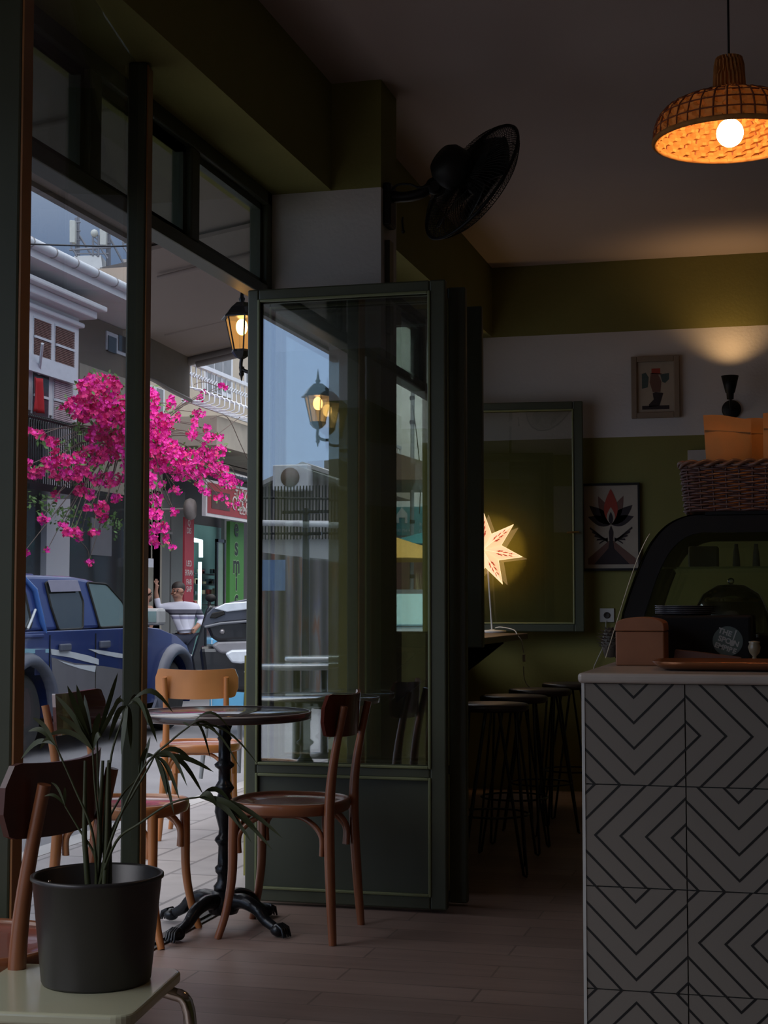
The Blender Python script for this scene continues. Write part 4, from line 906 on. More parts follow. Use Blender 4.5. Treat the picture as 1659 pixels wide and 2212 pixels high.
for y in (7.15, 7.7, 8.25): MB().tube([(-2.22, y, 2.965), (-3.0-(.5 if y > 8 else (y-7)*.5), y, 2.81 if y < 8 else 2.73)], .012, 6).build('rafter', M_awn, t)

# ------------------------------------------------------------------ lanterns
E_bul = emat('lantern_bulb', (1, .66, .30), 14)
E_lan = bpy.data.materials.new('lantern_glass_lit'); E_lan.use_nodes = True; _t = E_lan.node_tree; _t.nodes.clear()   # ribbed amber glass, see-through and glowing from the lamp
_o = _t.nodes.new('ShaderNodeOutputMaterial'); _a = _t.nodes.new('ShaderNodeBsdfTransparent'); _b = _t.nodes.new('ShaderNodeEmission'); _m = _t.nodes.new('ShaderNodeMixShader')
_a.inputs[0].default_value = (1, .78, .48, 1); _b.inputs[0].default_value = (1, .50, .15, 1); _b.inputs[1].default_value = .75; _m.inputs[0].default_value = .45
_t.links.new(_a.outputs[0], _m.inputs[1]); _t.links.new(_b.outputs[0], _m.inputs[2]); _t.links.new(_m.outputs[0], _o.inputs[0])
def lantern(c0, label, side=Vector((1, 0, 0))):
    """c0 = bottom centre of the glass; bracket runs along side to the wall"""
    t = thing('wall_lantern', tuple(c0), label, 'lantern', 'lanterns on the café front')
    c = Vector(c0); K = .92
    m = MB(); n = 6
    def hexa(r, z, off=0): return [Vector((r*math.cos(PI/3*i+off), r*math.sin(PI/3*i+off), z)) for i in range(6)]
    def lof(m, L):
        for (r0, z0), (r1, z1) in zip(L[:-1], L[1:]):
            a = hexa(r0*K, z0*K); b = hexa(r1*K, z1*K)
            m.add(a+b, [(i, (i+1) % 6, 6+(i+1) % 6, 6+i) for i in range(6)])
        return m
    gp = lof(MB(), [(.044, .0), (.078, .15)]).build('lantern_glass', E_lan, t, local=True)
    m = MB(); lof(m, [(.001, .222), (.03, .222), (.062, .195), (.085, .165), (.100, .152), (.100, .146), (.001, .146)])
    m.tube([(0, 0, .21*K), (0, 0, .225*K), (0, 0, .24*K), (0, 0, .25*K), (0, 0, .31*K)], [.016, .010, .015, .009, .001], 8); m.build('roof', M_iron, t, local=True)
    m = MB()
    for i in range(6): a = hexa(.0445*K, 0)[i]; b = hexa(.0795*K, .15*K)[i]; m.tube([a, b], .0035, 5)
    m.build('glazing_bars', M_iron, t, local=True)
    m = MB(); lof(m, [(.001, .002), (.048, .002), (.050, -.008), (.03, -.03), (.012, -.04), (.001, -.04)]); m.build('base_cup', M_iron, t, local=True)
    MB().ball((0, 0, .10), .026, 10, sc=(1, 1, 1.35)).build('bulb', E_bul, t, local=True)
    w = Vector(side)
    MB().tube(smooth_path([Vector((0, 0, -.035)), Vector((0, 0, -.075)), w*.04+Vector((0, 0, -.095)), w*.11+Vector((0, 0, -.085)), w*.15+Vector((0, 0, -.06))], 4), .008, 7).tube([Vector((0, 0, -.07)), Vector((0, 0, -.10)), Vector((0, 0, -.13))], [.012, .008, .002], 7).ball((0, 0, -.10), .012, 7).build('bracket', M_iron, t, local=True)
    pl_ = MB(); pl_.box(w*.148+Vector((-.0, -.025, -.12)), w*.162+Vector((.002, .025, .0))); pl_.build('wall_plate', M_iron, t, local=True, bevel=.003)
    gp.data.materials[0] = E_lan
    return t
lc = onY(522, 757, 6.06)
lantern((lc.x, lc.y, lc.z), 'lit black wall lantern, seen directly through the open doorway', Vector((.155, 0, 0))/.155)
lantern((-2.38, 3.62, 2.11), 'lit black wall lantern, seen only mirrored in the door glass')

# ------------------------------------------------------------------ houses across the street
XF = -8.9
def band(px0, px1, py0, py1, X):
    """world y0,y1,z0,z1 of a pixel box on the plane x=X"""
    xm = (px0+px1)/2; return onX(px0, 1300, X).y, onX(px1, 1300, X).y, onX(xm, py1, X).z, onX(xm, py0, X).z
def fbox(mb, px0, px1, py0, py1, X, d=.06, mi=0):
    y0, y1, z0, z1 = band(px0, px1, py0, py1, X); return mb.box((X-d, y0, z0), (X, y1, z1), mi)
M_hw = mat('white_render', (.66, .67, .70), .8, var=.08, scale=1.5); M_hg = mat('grey_brown_render', (.17, .145, .12), .85, var=.15, scale=1)
M_shut = mat('brown_shutter', (.16, .075, .06), .6, var=.25, scale=30); M_wf = mat('white_window_frame', (.62, .65, .70), .4)
M_dk = mat('dark_shop_glass', (.035, .04, .045), .15, var=.4, scale=2); M_bg = mat('beige_stucco', (.42, .37, .30), .9, var=.22, scale=1.6)
M_tile2 = mat('red_roof_tile', (.28, .12, .09), .8, var=.3, scale=8)
t = thing('white_house', (XF, 14, -.02), 'white two-storey house with a bay, brown shutters and deep eaves across the street', 'building')
yE = onX(166, 1300, XF).y; yG = onX(276, 1300, XF).y
ge = onX(150, 566, -8.15)
MB().box((-12, 6, -.02), (XF, yE, ge.z-.15)).box((-12, yE, 3.0), (XF-.15, yG+.6, ge.z-.15)).build('wall', M_hg, t)
yb = onX(163, 1300, -8.55).y; bt = onX(120, 668, -8.55).z; bb = onX(120, 900, -8.55).z
MB().box((XF-.01, 8, bb), (-8.55, yb, bt)).build('bay', M_hw, t)
m = MB(); m.box((XF-.01, 8, bt), (-8.35, yb+.12, bt+.10)).box((XF-.01, 8, bt+.10), (-8.25, yb+.2, bt+.17)).box((XF-.01, 8, bt-.12), (-8.48, yb+.04, bt-.06)).build('cornice', M_hw, t, bevel=.02)
MB().prism([(-8.15, 6, ge.z-.14), (-8.15, 6, ge.z-.02), (-10.8, 6, ge.z+1.3), (-12, 6, ge.z+1.0), (-12, 6, ge.z-.14)], (0, yG-5.9, 0)).build('eaves', M_hw, t)
MB().prism([(-8.1, 6, ge.z+.02), (-10.8, 6, ge.z+1.36), (-10.8, 6, ge.z+1.30), (-8.1, 6, ge.z-.03)], (0, yG-5.85, 0)).build('roof', M_tile2, t)
g = MB().tube([(-8.12, 6, ge.z), (-8.12, yG+.9, ge.z)], .06, 10).build('gutter', M_wf, t)
for i in range(16): MB().lathe([(.062, -.01), (.066, -.01), (.066, .01), (.062, .01)], (-8.12, 12+i*.55, ge.z), 10, M=Matrix.Rotation(PI/2, 3, 'X')).build('gutter_clip', M_alu, g)
for (a, b, c_, d_, shut) in ((66, 103, 690, 770, 1), (113, 154, 708, 790, 1), (66, 99, 806, 905, 0), (111, 152, 822, 912, 2)):
    m = MB(); fbox(m, a-2, b+2, c_-4, d_+3, -8.54, .03); w_ = m.build('window', M_wf, t)
    y0, y1, z0, z1 = band(a, b, c_, d_, -8.53); k = MB()
    if shut:
        for i in range(22): z = z0+(z1-z0)*i/22; k.box((-8.545, y0+.01, z+.004), (-8.522, y1-.01, z+(z1-z0)/22-.003))
    else: k.box((-8.545, y0, z0), (-8.528, y1, z1))
    k.build('shutter' if shut else 'pane', {1: M_shut, 2: mat('pink_shutter', (.50, .40, .44), .7), 0: M_dk}[shut], w_)
    k = MB(); zm = (z0+z1)/2; k.box((-8.53, y0, zm-.015), (-8.512, y1, zm+.015)); k.build('glazing_bar', M_wf, w_)
m = MB(); fbox(m, 99, 149, 905, 1300, -8.8, .12); m.build('pillar', M_hw, t)
m = MB(); fbox(m, 30, 99, 910, 1300, -8.88, .05); m.build('shop_window', M_dk, t)
m = MB(); fbox(m, 149, 276, 1060, 1400, -8.88, .05); m.build('shop_window', M_dk, t)
m = MB(); fbox(m, 196, 240, 1120, 1200, -8.86, .02); m.build('pale_notice', mat('pale_notice', (.22, .22, .24), .6), t)
m = MB(); fbox(m, 224, 276, 722, 762, -9.03, .03); w_ = m.build('window', M_wf, t)
for a, b in ((228, 246), (251, 274)): m = MB(); fbox(m, a, b, 725, 759, -9.02, .03); m.build('pane', M_dk, w_)
m = MB(); y0, y1, z0, z1 = band(165, 276, 800, 1060, -8.95); m.box((-9.6, yE, -.02), (-8.95, y1+1.2, z1)); m.build('ground_floor_wall', mat('cream_stone', (.36, .33, .27), .85, var=.3, scale=5), t)
tg = thing('reflection_band', (-8.4, 15, 4), 'bright reflection in the glass screen, built as a white band across the white house bay', 'sign'); y0, y1, z0, z1 = band(52, 160, 776, 812, -8.45)
MB().box((-8.49, y0-1, z0), (-8.45, y1, z1)).build('board', mat('reflection_white', (.62, .67, .74), .5), tg)  # pale slab painted in for a reflection in the glass screen
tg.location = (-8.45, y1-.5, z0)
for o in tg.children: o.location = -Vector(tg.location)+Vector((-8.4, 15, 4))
fl = thing('red_flag', tuple(onX(85, 890, -8.4)), 'red flag hanging from the window of the white house', 'flag')
m = MB(); y0, y1, z0, z1 = band(66, 88, 815, 890, -8.42)
m.grid(lambda u, v: (-8.42+.03*math.sin(u*9+v*2), y0+(y1-y0)*u, z0+(z1-z0)*v), 14, 8); m.build('cloth', mat('red_cloth', (.42, .012, .02), .8), fl, solid=.004)
MB().tube([onX(84, 808, -8.5), onX(92, 742, -8.3)], .018, 8).build('pole', M_wf, fl)
# iron railing in front of the white house
t = thing('iron_railing', tuple(onX(120, 1060, -8.2)), 'black curved iron balcony railing on the white house', 'railing')
y0, y1, z0, z1 = band(52, 190, 912, 1055, -8.2)
MB().box((-8.22, y0, z1-.02), (-8.19, y1, z1)).box((-8.22, y0, z0), (-8.19, y1, z0+.03)).box((-8.88, y0, z0-.06), (-8.15, y1, z0)).build('rails', M_iron, t)
for i in range(30):
    y = y0+(y1-y0)*i/29; MB().tube([(-8.2, y, z0), (-8.2, y, z1), (-8.24, y+.02, z1+.03), (-8.34, y+.08, z1+.06)], .009, 5).build('baluster', M_iron, t)

# apartment block with the balcony
t = thing('apartment_block', (XF, 24, -.02), 'beige stuccoed apartment block with a balcony and shops below', 'building')
yA = onX(292, 1300, XF).y
sl1 = onX(470, 898, -8.0).z; sl0 = onX(470, 962, -8.0).z
MB().box((-14, yA, sl0), (XF, 33.4, 6.0)).build('upper_wall', M_bg, t)
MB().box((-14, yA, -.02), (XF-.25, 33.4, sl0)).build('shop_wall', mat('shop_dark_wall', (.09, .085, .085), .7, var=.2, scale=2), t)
MB().box((XF-.05, yA+.8, sl0), (-8.0, 33, sl1)).build('balcony_slab', mat('cracked_concrete', (.40, .36, .30), .9, var=.28, scale=3), t)
for (a, b, c_, d_) in ((440, 500, 690, 850), (318, 352, 835, 905), (528, 545, 800, 830)):
    m = MB(); fbox(m, a, b, c_, d_, XF+.03, .05); w_ = m.build('window', M_wf, t)
    n = 3 if b-a > 40 else 2
    for i in range(n):
        q0 = a+3+(b-a-4)*i/n; m = MB(); fbox(m, q0, q0+(b-a)/n-4, c_+4, d_-4, XF+.04, .03); m.build('pane', mat('grey_curtain_glass', (.22, .23, .24), .25, var=.3, scale=6), w_)
M_rail = mat('white_railing', (.66, .70, .76), .45)
t = thing('balcony_railing', (-7.95, 24, sl1), 'white bulging balcony railing above the shops', 'railing')
y0 = onX(402, 1300, -7.9).y; y1 = 31.5; zr_ = onX(470, 803, -7.9).z
MB().box((-7.98, y0, zr_-.035), (-7.90, y1, zr_+.02)).build('hand_rail', M_rail, t)
MB().box((-7.97, y0, sl1+.03), (-7.93, y1, sl1+.06)).build('bottom_rail', M_rail, t)
m = MB(); n = 62
for j in (0, 1):
    L = [Vector((-7.93, y0+(y1-y0)*i/(n*2), zr_-.17+(.03 if (i+j) % 2 else -.03))) for i in range(n*2+1)]; m.tube(L, .009, 5)
m.build('zigzag_band', M_rail, t)
for i in range(n):
    y = y0+(y1-y0)*i/(n-1); h = zr_-sl1
    L = [(-7.94, y, zr_-.03), (-7.92, y, sl1+h*.42), (-7.88, y, sl1+h*.36), (-7.70, y, sl1+h*.30), (-7.66, y, sl1+h*.24), (-7.66, y, sl1+h*.08), (-7.72, y, sl1+.02), (-7.94, y, sl1+.04)]
    MB().tube(L, .011, 5).build('baluster', M_rail, t)
for y in (y0, y0+3.6): MB().box((-7.98, y-.03, sl1), (-7.92, y+.03, zr_)).build('rail_post', M_rail, t)

# shop front details
t = thing('corrugated_canopy', (-8.3, 24.5, 3), 'small grey corrugated canopy over the red sign', 'canopy')
y0, y1, z0, z1 = band(486, 560, 1000, 1032, -7.9); m = MB()
m.grid(lambda u, v: (-8.9+1.0*u, y0+(y1-y0)*v, z1+.12-(z1+.12-z0)*u+.02*math.sin(v*70)), 4, 70); m.build('corrugated_sheet', mat('grey_sheet_metal', (.30, .29, .30), .4, metal=.4), t, solid=.008)
m = MB()
for i in range(26):
    y = y0+(y1-y0)*i/26; m.prism([(-7.9, y, z0+.01), (-7.9, y+(y1-y0)/26, z0+.01), (-7.9, y+(y1-y0)/52, z0-.05)], (.006, 0, 0))
m.build('zigzag_edge', M_dk, t)
t = thing('red_shop_sign', (-8.0, 24, 2), 'red shop sign with white lettering and phone number under the canopy', 'sign')
y0 = onX(443, 1300, -8.0).y; y1 = y0+4.2; zs1 = onX(470, 1040, -8.0).z; zs0 = onX(470, 1118, -8.0).z
MB().box((-8.06, y0, zs0), (-8.0, y1, zs1)).build('sign_border', mat('sign_white', (.6, .6, .62), .5), t)
m = MB().box((-8.02, y0+.06, zs0+.045), (-7.994, y1-.06, zs1-.04)).build('sign_face', mat('sign_red', (.30, .035, .04), .5), t)
MB().box((-8.0, y0+.2, zs0+.12), (-7.99, y0+.95, zs1-.15)).build('picture_panel', mat('sign_picture', (.07, .035, .03), .5, var=.8, scale=5), m)
M_sl = mat('sign_letter', (.55, .5, .48), .5); sy = y0+1.0
text('sign_lettering', 'TAŞKIN', M_sl, (-7.988, sy+.55, zs1-.16), (0, 1, 0), (0, 0, 1), .26, m, .002, sx=.8)
text('sign_lettering', 'ÖZKAYAO', M_sl, (-7.988, sy+.70, (zs0+zs1)/2-.02), (0, 1, 0), (0, 0, 1), .30, m, .002, sx=.9)
text('sign_lettering', '0533 677 41 92 - 0532', M_sl, (-7.988, sy+.98, zs0+.15), (0, 1, 0), (0, 0, 1), .17, m, .002, sx=.8)
for o in [t]:
    pass
t = thing('green_vertical_sign', tuple(onX(512, 1300, -8.3)), 'tall green vertical sign with dark letters beside the lit shop', 'sign')
y0, y1, z0, z1 = band(496, 526, 1128, 1345, -8.3)
gf = MB().box((-8.36, y0, z0), (-8.3, y1, z1)).build('sign_face', mat('sign_green', (.055, .22, .035), .5), t)
M_gl = mat('dark_green_letter', (.01, .02, .012), .5); M_go = mat('letter_outline', (.25, .42, .2), .5)
for ch, py in (('e', 1141), ('s', 1182), ('m', 1221), ('i', 1258), ('c', 1295), ('e', 1330)):
    p = onX(510, py, -8.3)
    text('sign_letter', ch, M_go, (-8.297, p.y, p.z), (0, 1, 0), (0, 0, 1), .40, gf, .001, bold=.022)
    text('sign_letter', ch, M_gl, (-8.294, p.y, p.z), (0, 1, 0), (0, 0, 1), .40, gf, .001, bold=.009)
y0, y1, z0, z1 = band(398, 418, 1118, 1330, -8.3)
t = thing('red_banner', (-8.3, (y0+y1)/2, z0), 'narrow red vertical banner with white words at the shop entrance', 'banner')
gf = MB().box((-8.33, y0, z0), (-8.3, y1, z1)).build('banner_face', mat('banner_red', (.30, .03, .045), .6), t)
for s_, py in (('Q', 1130), ('DIS', 1147), ('LED', 1218), ('EKRAN', 1238), ('FAR', 1258), ('SAP', 1273)):
    p = onX(408, py, -8.3); text('banner_lettering', s_, M_sl, (-8.297, p.y, p.z), (0, 1, 0), (0, 0, 1), .12, gf, .001, sx=.8 if len(s_) > 3 else 1)
# lit shop
t = thing('lit_shop', (-9.0, 23, -.02), 'lit shop interior with shelves behind an open glass door', 'shop')
y0, y1, z0, z1 = band(418, 498, 1135, 1330, -8.98); z0 = -.02
M_shop = mat('shop_wall_teal', (.20, .42, .38), .6, var=.2, scale=3)
MB().box((-9.14, y0, z0), (-9.12, y1, z1)).build('back_panel', M_shop, t)
E_tube = emat('neon_tube', (.65, .95, 1.), 2.6)
MB().tube([onX(417, 1166, -8.9), onX(434, 1169, -8.9), onX(434, 1204, -8.9)], .035, 8).build('light_tube', E_tube, t); MB().tube([onX(432, 1214, -8.9), onX(431, 1320, -8.9)], .03, 8).build('light_tube', E_tube, t)
m = MB()
for py in (1240, 1262, 1284, 1306): fbox(m, 420, 470, py-1, py+2, -8.98, .10)
m.build('shelves', mat('shelf_dark', (.05, .07, .07), .5), t)
m = MB()
for i in range(26): px = R.uniform(420, 468); py = R.choice((1240, 1262, 1284, 1306)); fbox(m, px, px+R.uniform(2.5, 5), py-R.uniform(6, 13), py-1, -8.97, .06, R.randrange(3))
m.build('goods', [mat('goods_red', (.3, .06, .05), .5), mat('goods_cream', (.45, .4, .25), .5), mat('goods_dark', (.05, .08, .09), .5)], t)
y0, y1, z0, z1 = band(466, 484, 1165, 1400, -8.85)
m = MB(); m.box((-8.87, y0, z0), (-8.83, y0+.05, z1)).box((-8.87, y1-.05, z0), (-8.83, y1, z1)).box((-8.87, y0, z1-.05), (-8.83, y1, z1)); m.build('door_frame', M_dk, t)
MB().box((-8.86, y0, z0), (-8.85, y1, z1)).build('door_glass_panel', mat('pale_green_glass', (.35, .5, .38), .2), t)
for a, b in ((300, 325), (328, 345), (349, 366), (369, 398), (484, 497)): m = MB(); fbox(m, a, b, 1060, 1420, -8.95, .06); m.build('grey_shutter', mat('grey_panel', (.16, .165, .16), .6, var=.15, scale=2), t)
m = MB(); fbox(m, 302, 372, 1145, 1150, -8.9, .08); m.build('lintel', M_alu, t)
t = thing('water_cooler', tuple(onX(315, 1300, -8.75)), 'pale bottle-topped dispenser by the grey shutters', 'dispenser')
m = MB(); fbox(m, 303, 331, 1225, 1330, -8.7, .2); m.build('cabinet', mat('dispenser_grey', (.22, .22, .18), .6, var=.5, scale=4), t); m = MB(); fbox(m, 305, 331, 1206, 1225, -8.7, .18); m.build('top', M_wf, t)
p = onX(411, 1100, -8.2); t = thing('round_wall_fan', tuple(p), 'small grey round fan head above the red banner', 'fan'); MB().lathe([(.001, -.05), (.14, -.05), (.16, 0), (.14, .05), (.001, .06)], p, 20, M=Matrix.Rotation(PI/2, 3, 'Y')).build('housing', mat('fan_grey', (.22, .20, .19), .6, var=.5, scale=8), t)
MB().tube([p+Vector((-.05, 0, 0)), p+Vector((-.7, 0, .0))], .02).build('arm', M_alu, t)

# rooftop antennas
MA = mat('antenna_panel', (.42, .44, .42), .6); MG = mat('antenna_steel', (.16, .17, .20), .5)
def Q(x, y, t_=27): return atT(x, y, t_)
t = thing('rooftop_hut', tuple(Q(220, 600)), 'pale flat-roofed hut on the roof behind the white house', 'building')
a = [Q(160, 553), Q(218, 551), Q(240, 760), Q(160, 760)]; MB().prism(a, FW*3).build('wall', mat('hut_white', (.50, .52, .54), .8), t)
a = [Q(216, 578), Q(300, 560), Q(300, 760), Q(216, 760)]; MB().prism(a, FW*2).build('dark_parapet', mat('hut_dark', (.10, .09, .09), .8, var=.4, scale=2), t)
def antenna(px, y0, y1, w, base, label):
    t = thing('cell_antenna', tuple(Q(px, base)), label, 'antenna', 'antennas on the roof across the street')
    MB().prism([Q(px-w, y0), Q(px+w, y0+1), Q(px+w, y1), Q(px-w, y1)], FW*.15).build('panel', MA, t, bevel=.01)
    MB().tube([Q(px+w+3, y0-4, 27.2), Q(px+w+4, base, 27.2)], .03, 6).tube([Q(px+w+7, y0-14, 27.2), Q(px+w+8, base+2, 27.2)], .022, 6).build('mast', MG, t)
    m = MB()
    for y in (y0+6, (y0+y1)/2, y1-4): m.tube([Q(px, y, 27.15), Q(px+w+12, y-1, 27.2)], .016, 5)
    m.tube([Q(px+w+7, y0+30, 27.2), Q(px+w+42, base+2, 27.2)], .02, 5).tube(smooth_path([Q(px-2, y1), Q(px-1, y1+12), Q(px+5, y1+20), Q(px+w+4, y1+30)], 4), .018, 5)
    m.build('braces', MG, t); return t
antenna(156, 475, 524, 6, 560, 'tall pale panel antenna standing alone on the roof, left of the others')
antenna(222, 482, 529, 7, 575, 'second pale panel antenna, beside the dark mast cluster')
antenna(268, 488, 522, 5, 575, 'right panel antenna next to the dark post')
t = thing('lattice_mast', tuple(Q(207, 555)), 'thin lattice mast with a small round dish on the roof', 'antenna'); m = MB()
for x in (201, 213): m.tube([Q(x, 508), Q(x, 553)], .02, 5)
for i in range(5): m.tube([Q(201, 510+9*i), Q(213, 519+9*i)], .012, 4)
m.tube([Q(150, 540), Q(240, 535)], .02, 5).tube([Q(165, 548), Q(235, 548)], .014, 5).build('lattice', MG, t); MB().ball(Q(204, 504), .07, 10).build('dish', MA, t)
MB().tube(smooth_path([atT(60, 527, 13), atT(180, 531, 13), atT(300, 530, 13), atT(700, 505, 13)], 6), .008, 5).build('overhead_wire', M_iron, label='black overhead wire crossing in front of the white house', cat='cable')
t = thing('tall_block', (-30, 45, -.3), 'tall grey block far behind the roofs', 'building')
MB().prism([atT(262, 560, 45), atT(400, 560, 45), atT(400, 1440, 45), atT(262, 1440, 45)], FW*4).build('wall', mat('far_block', (.36, .33, .31), .9), t)
# ------------------------------------------------------------------ bougainvillea
M_bl = mat('magenta_bract', (.88, .015, .36), .6, var=.25, scale=3); M_bl2 = mat('deep_pink_bract', (.72, .012, .18), .6, var=.25, scale=3)
M_bs = mat('vine_stem', (.16, .12, .10), .8); M_bf = mat('vine_leaf', (.10, .20, .05), .6, var=.4, scale=3)
t = thing('bougainvillea', tuple(onX(230, 1230, -7.6)), 'large magenta bougainvillea spilling over the street front', 'plant')
blobs = [(215, 835, 48, 26, 1.6), (185, 880, 40, 30, 1.2), (245, 890, 42, 36, 1.6), (150, 870, 10, 12, .4), (137, 880, 9, 7, .5), (225, 940, 40, 26, 1.2), (262, 960, 26, 30, 1.0), (205, 985, 45, 22, 1.2), (62, 932, 12, 8, 1), (85, 940, 12, 9, 1), (112, 955, 18, 10, 1), (115, 975, 10, 8, .8), (150, 995, 32, 12, 1), (110, 1000, 22, 16, 1), (60, 1005, 8, 9, .8), (75, 1022, 20, 12, 1), (135, 1025, 26, 14, .8), (170, 1020, 24, 18, 1), (230, 1035, 36, 16, .9), (175, 1058, 14, 12, 1), (195, 1068, 12, 9, .8), (120, 1070, 10, 12, .5), (220, 1105, 14, 22, 1.1), (195, 1095, 14, 8, .8), (250, 1075, 12, 12, 1), (90, 1122, 13, 7, 1), (50, 1195, 10, 5, .9), (102, 1188, 4, 3, .8), (135, 1135, 9, 7, .8), (150, 1150, 14, 8, 1), (172, 1165, 5, 4, .8), (160, 1150, 20, 8, .8), (202, 1148, 10, 7, .9), (192, 1213, 9, 8, .7),
 (325, 870, 18, 32, 1.8), (345, 920, 28, 28, 1.6), (370, 872, 9, 15, 1.2), (335, 960, 34, 28, 1.6), (370, 970, 22, 20, 1.2), (384, 902, 9, 10, 1), (430, 893, 14, 8, 1), (420, 915, 8, 13, 1), (432, 862, 7, 6, .8), (438, 848, 5, 5, .8), (402, 862, 5, 5, .6), (415, 938, 12, 11, 1.3), (445, 925, 10, 8, 1), (455, 945, 14, 10, 1.2), (474, 945, 6, 7, 1), (478, 832, 4, 3, .6), (486, 836, 3, 3, .6), (440, 960, 3, 3, .5), (360, 1005, 44, 18, 1.4), (400, 990, 30, 22, 1.4), (440, 985, 28, 18, 1.5), (475, 975, 14, 14, 1.2), (420, 1020, 30, 14, 1.3), (390, 1030, 18, 10, 1), (470, 1015, 22, 16, 1.4), (492, 1040, 18, 16, 1.2), (514, 1042, 9, 8, 1.1), (520, 1072, 8, 5, .8), (512, 1093, 9, 8, .9), (445, 1062, 12, 9, .9), (430, 1048, 10, 7, .8), (475, 1075, 14, 7, .8), (495, 1090, 5, 5, .7), (325, 1040, 12, 18, 1.3), (335, 1080, 16, 14, 1.4), (350, 1045, 9, 6, .6), (322, 1110, 12, 14, 1.3), (335, 1110, 14, 10, 1.2), (372, 1057, 9, 6, .8), (385, 1058, 8, 9, .9), (376, 1105, 9, 8, 1), (345, 1140, 17, 12, 1.3), (330, 1165, 14, 10, 1.2), (358, 1165, 9, 10, 1.1), (372, 1181, 7, 4, .9), (340, 1178, 8, 5, .8), (318, 1150, 8, 6, .8), (290, 900, 30, 60, 1.2), (290, 1010, 25, 60, 1.0)]
fl_ = MB(); lf = MB(); st_ = MB()
def flower(p, s, mi):
    ax_ = Vector((R.gauss(0, .6)+.6, R.gauss(0, .6)-.4, R.gauss(0, .6))).normalized(); a = ax_.orthogonal().normalized(); b = ax_.cross(a); ph = R.random()*6
    for k in range(3):
        an = ph+k*2*PI/3; d = a*math.cos(an)+b*math.sin(an); e_ = a*math.cos(an+1.57)+b*math.sin(an+1.57)
        fl_.add([p, p+d*s*.6+e_*s*.68+ax_*s*.25, p+d*s*1.2+ax_*s*.4, p+d*s*.6-e_*s*.68+ax_*s*.25], [(0, 1, 2, 3)], mi)
hub = onX(262, 930, -8.0)
for (x, y, rx, ry, dn) in blobs:
    X0 = -7.75+R.uniform(-.2, .25); cc = onX(x, y, X0); n = max(7, int(rx*ry*.16*dn))
    st_.tube(smooth_path([hub if x < 300 else onX(300, 960, -8.0), onX((x+(262 if x < 300 else 300))/2+R.uniform(-14, 14), (y+930)/2+R.uniform(-25, 5), -7.9), cc], 5), [.012, .012]+[.010, .009, .008, .007, .006, .006, .005, .004, .003], 5)
    for _ in range(n):
        a = R.random()*2*PI; r_ = math.sqrt(R.random()); p = onX(x+rx*r_*math.cos(a), y+ry*r_*math.sin(a), X0+R.gauss(0, .10)); flower(p, R.uniform(.022, .040), 1 if (x < 280 and R.random() < .5) or R.random() < .18 else 0)
    for _ in range(int(n*.28)+2):
        a = R.random()*2*PI; r_ = math.sqrt(R.random())*1.25; p = onX(x+rx*r_*math.cos(a), y+ry*r_*math.sin(a), X0-.05+R.gauss(0, .1)); d = Vector((R.gauss(0, 1), R.gauss(0, 1), R.gauss(0, 1))).normalized(); e_ = d.orthogonal().normalized(); s = R.uniform(.022, .04)
        lf.add([p, p+d*s+e_*s*.5, p+d*s*2.1, p+d*s-e_*s*.5], [(0, 1, 2, 3)])
for (x, y) in ((130, 1100), (160, 1110), (180, 1000), (205, 1125), (70, 1080), (100, 1090), (140, 1120), (170, 930), (180, 910), (150, 960), (240, 1120), (250, 1140)):
    for _ in range(26):
        p = onX(x+R.gauss(0, 11), y+R.gauss(0, 9), -7.85+R.gauss(0, .08)); d = Vector((R.gauss(0, 1), R.gauss(0, 1), R.gauss(0, 1))).normalized(); e_ = d.orthogonal().normalized(); s = R.uniform(.02, .035); lf.add([p, p+d*s+e_*s*.5, p+d*s*2.1, p+d*s-e_*s*.5], [(0, 1, 2, 3)])
for pts in ([(300, 1040), (360, 1010), (440, 960), (520, 900)], [(440, 960), (470, 1000), (500, 1010), (520, 1060)], [(420, 830), (440, 825), (470, 835)], [(150, 1150), (172, 1168), (190, 1190), (192, 1215)], [(340, 1000), (350, 1060), (372, 1100)], [(455, 905), (490, 900), (520, 960), (538, 1000)], [(262, 930), (300, 950), (340, 1000), (340, 1180)]):
    st_.tube(smooth_path([onX(x, y, -7.8) for x, y in pts], 5), .006, 5)
g0 = onX(285, 1300, -8.6); st_.tube(smooth_path([(g0.x, g0.y, -.02), (g0.x+.05, g0.y+.1, 1.2), (-8.35, g0.y-.1, 2.6), tuple(hub)], 6), .035, 8)
fl_.build('blossoms', [M_bl, M_bl2], t); lf.build('foliage', M_bf, t); st_.build('stems', M_bs, t)

# ------------------------------------------------------------------ blue pickup truck
TX = -6.2; T = lambda x, y: onX(x, y, TX); TW = 1.66; GZ = -.14
M_blue = mat('blue_car_paint', (.022, .045, .19), .30, metal=.35, var=.25, scale=2, coat=.6); M_tr = mat('grey_lower_paint', (.17, .165, .185), .45, metal=.3, var=.25, scale=3); M_wt = mat('stripe_white', (.50, .54, .58), .5); M_cy = mat('stripe_blue', (.22, .42, .52), .5)
M_gl = mat('dark_car_glass', (.03, .04, .045), .06, var=.2, coat=.5); M_gl2 = mat('pale_car_glass', (.10, .15, .15), .1); M_rub = mat('tyre_rubber', (.018, .018, .02), .8); M_flr = mat('grey_wheel_flare', (.075, .085, .12), .45, var=.3, scale=6); M_rim = mat('alloy_rim', (.30, .29, .30), .35, metal=.7)
yr = 11.72; yf = 14.95; wr = .36; wz = GZ+wr; ar = .43
zb_ = T(60, 1366).z; zs_ = .17; ztop = T(120, 1243).z
t = thing('pickup_truck', (TX-TW/2, 13.2, GZ), 'dusty blue double-cab pickup truck with white side stripes parked across the road', 'truck')
def arch(yc, r=ar): return [(yc+r*math.cos(a), wz+.02+r*math.sin(a)) for a in [PI*i/14 for i in range(15)] if wz+.02+r*math.sin(a) > zs_]
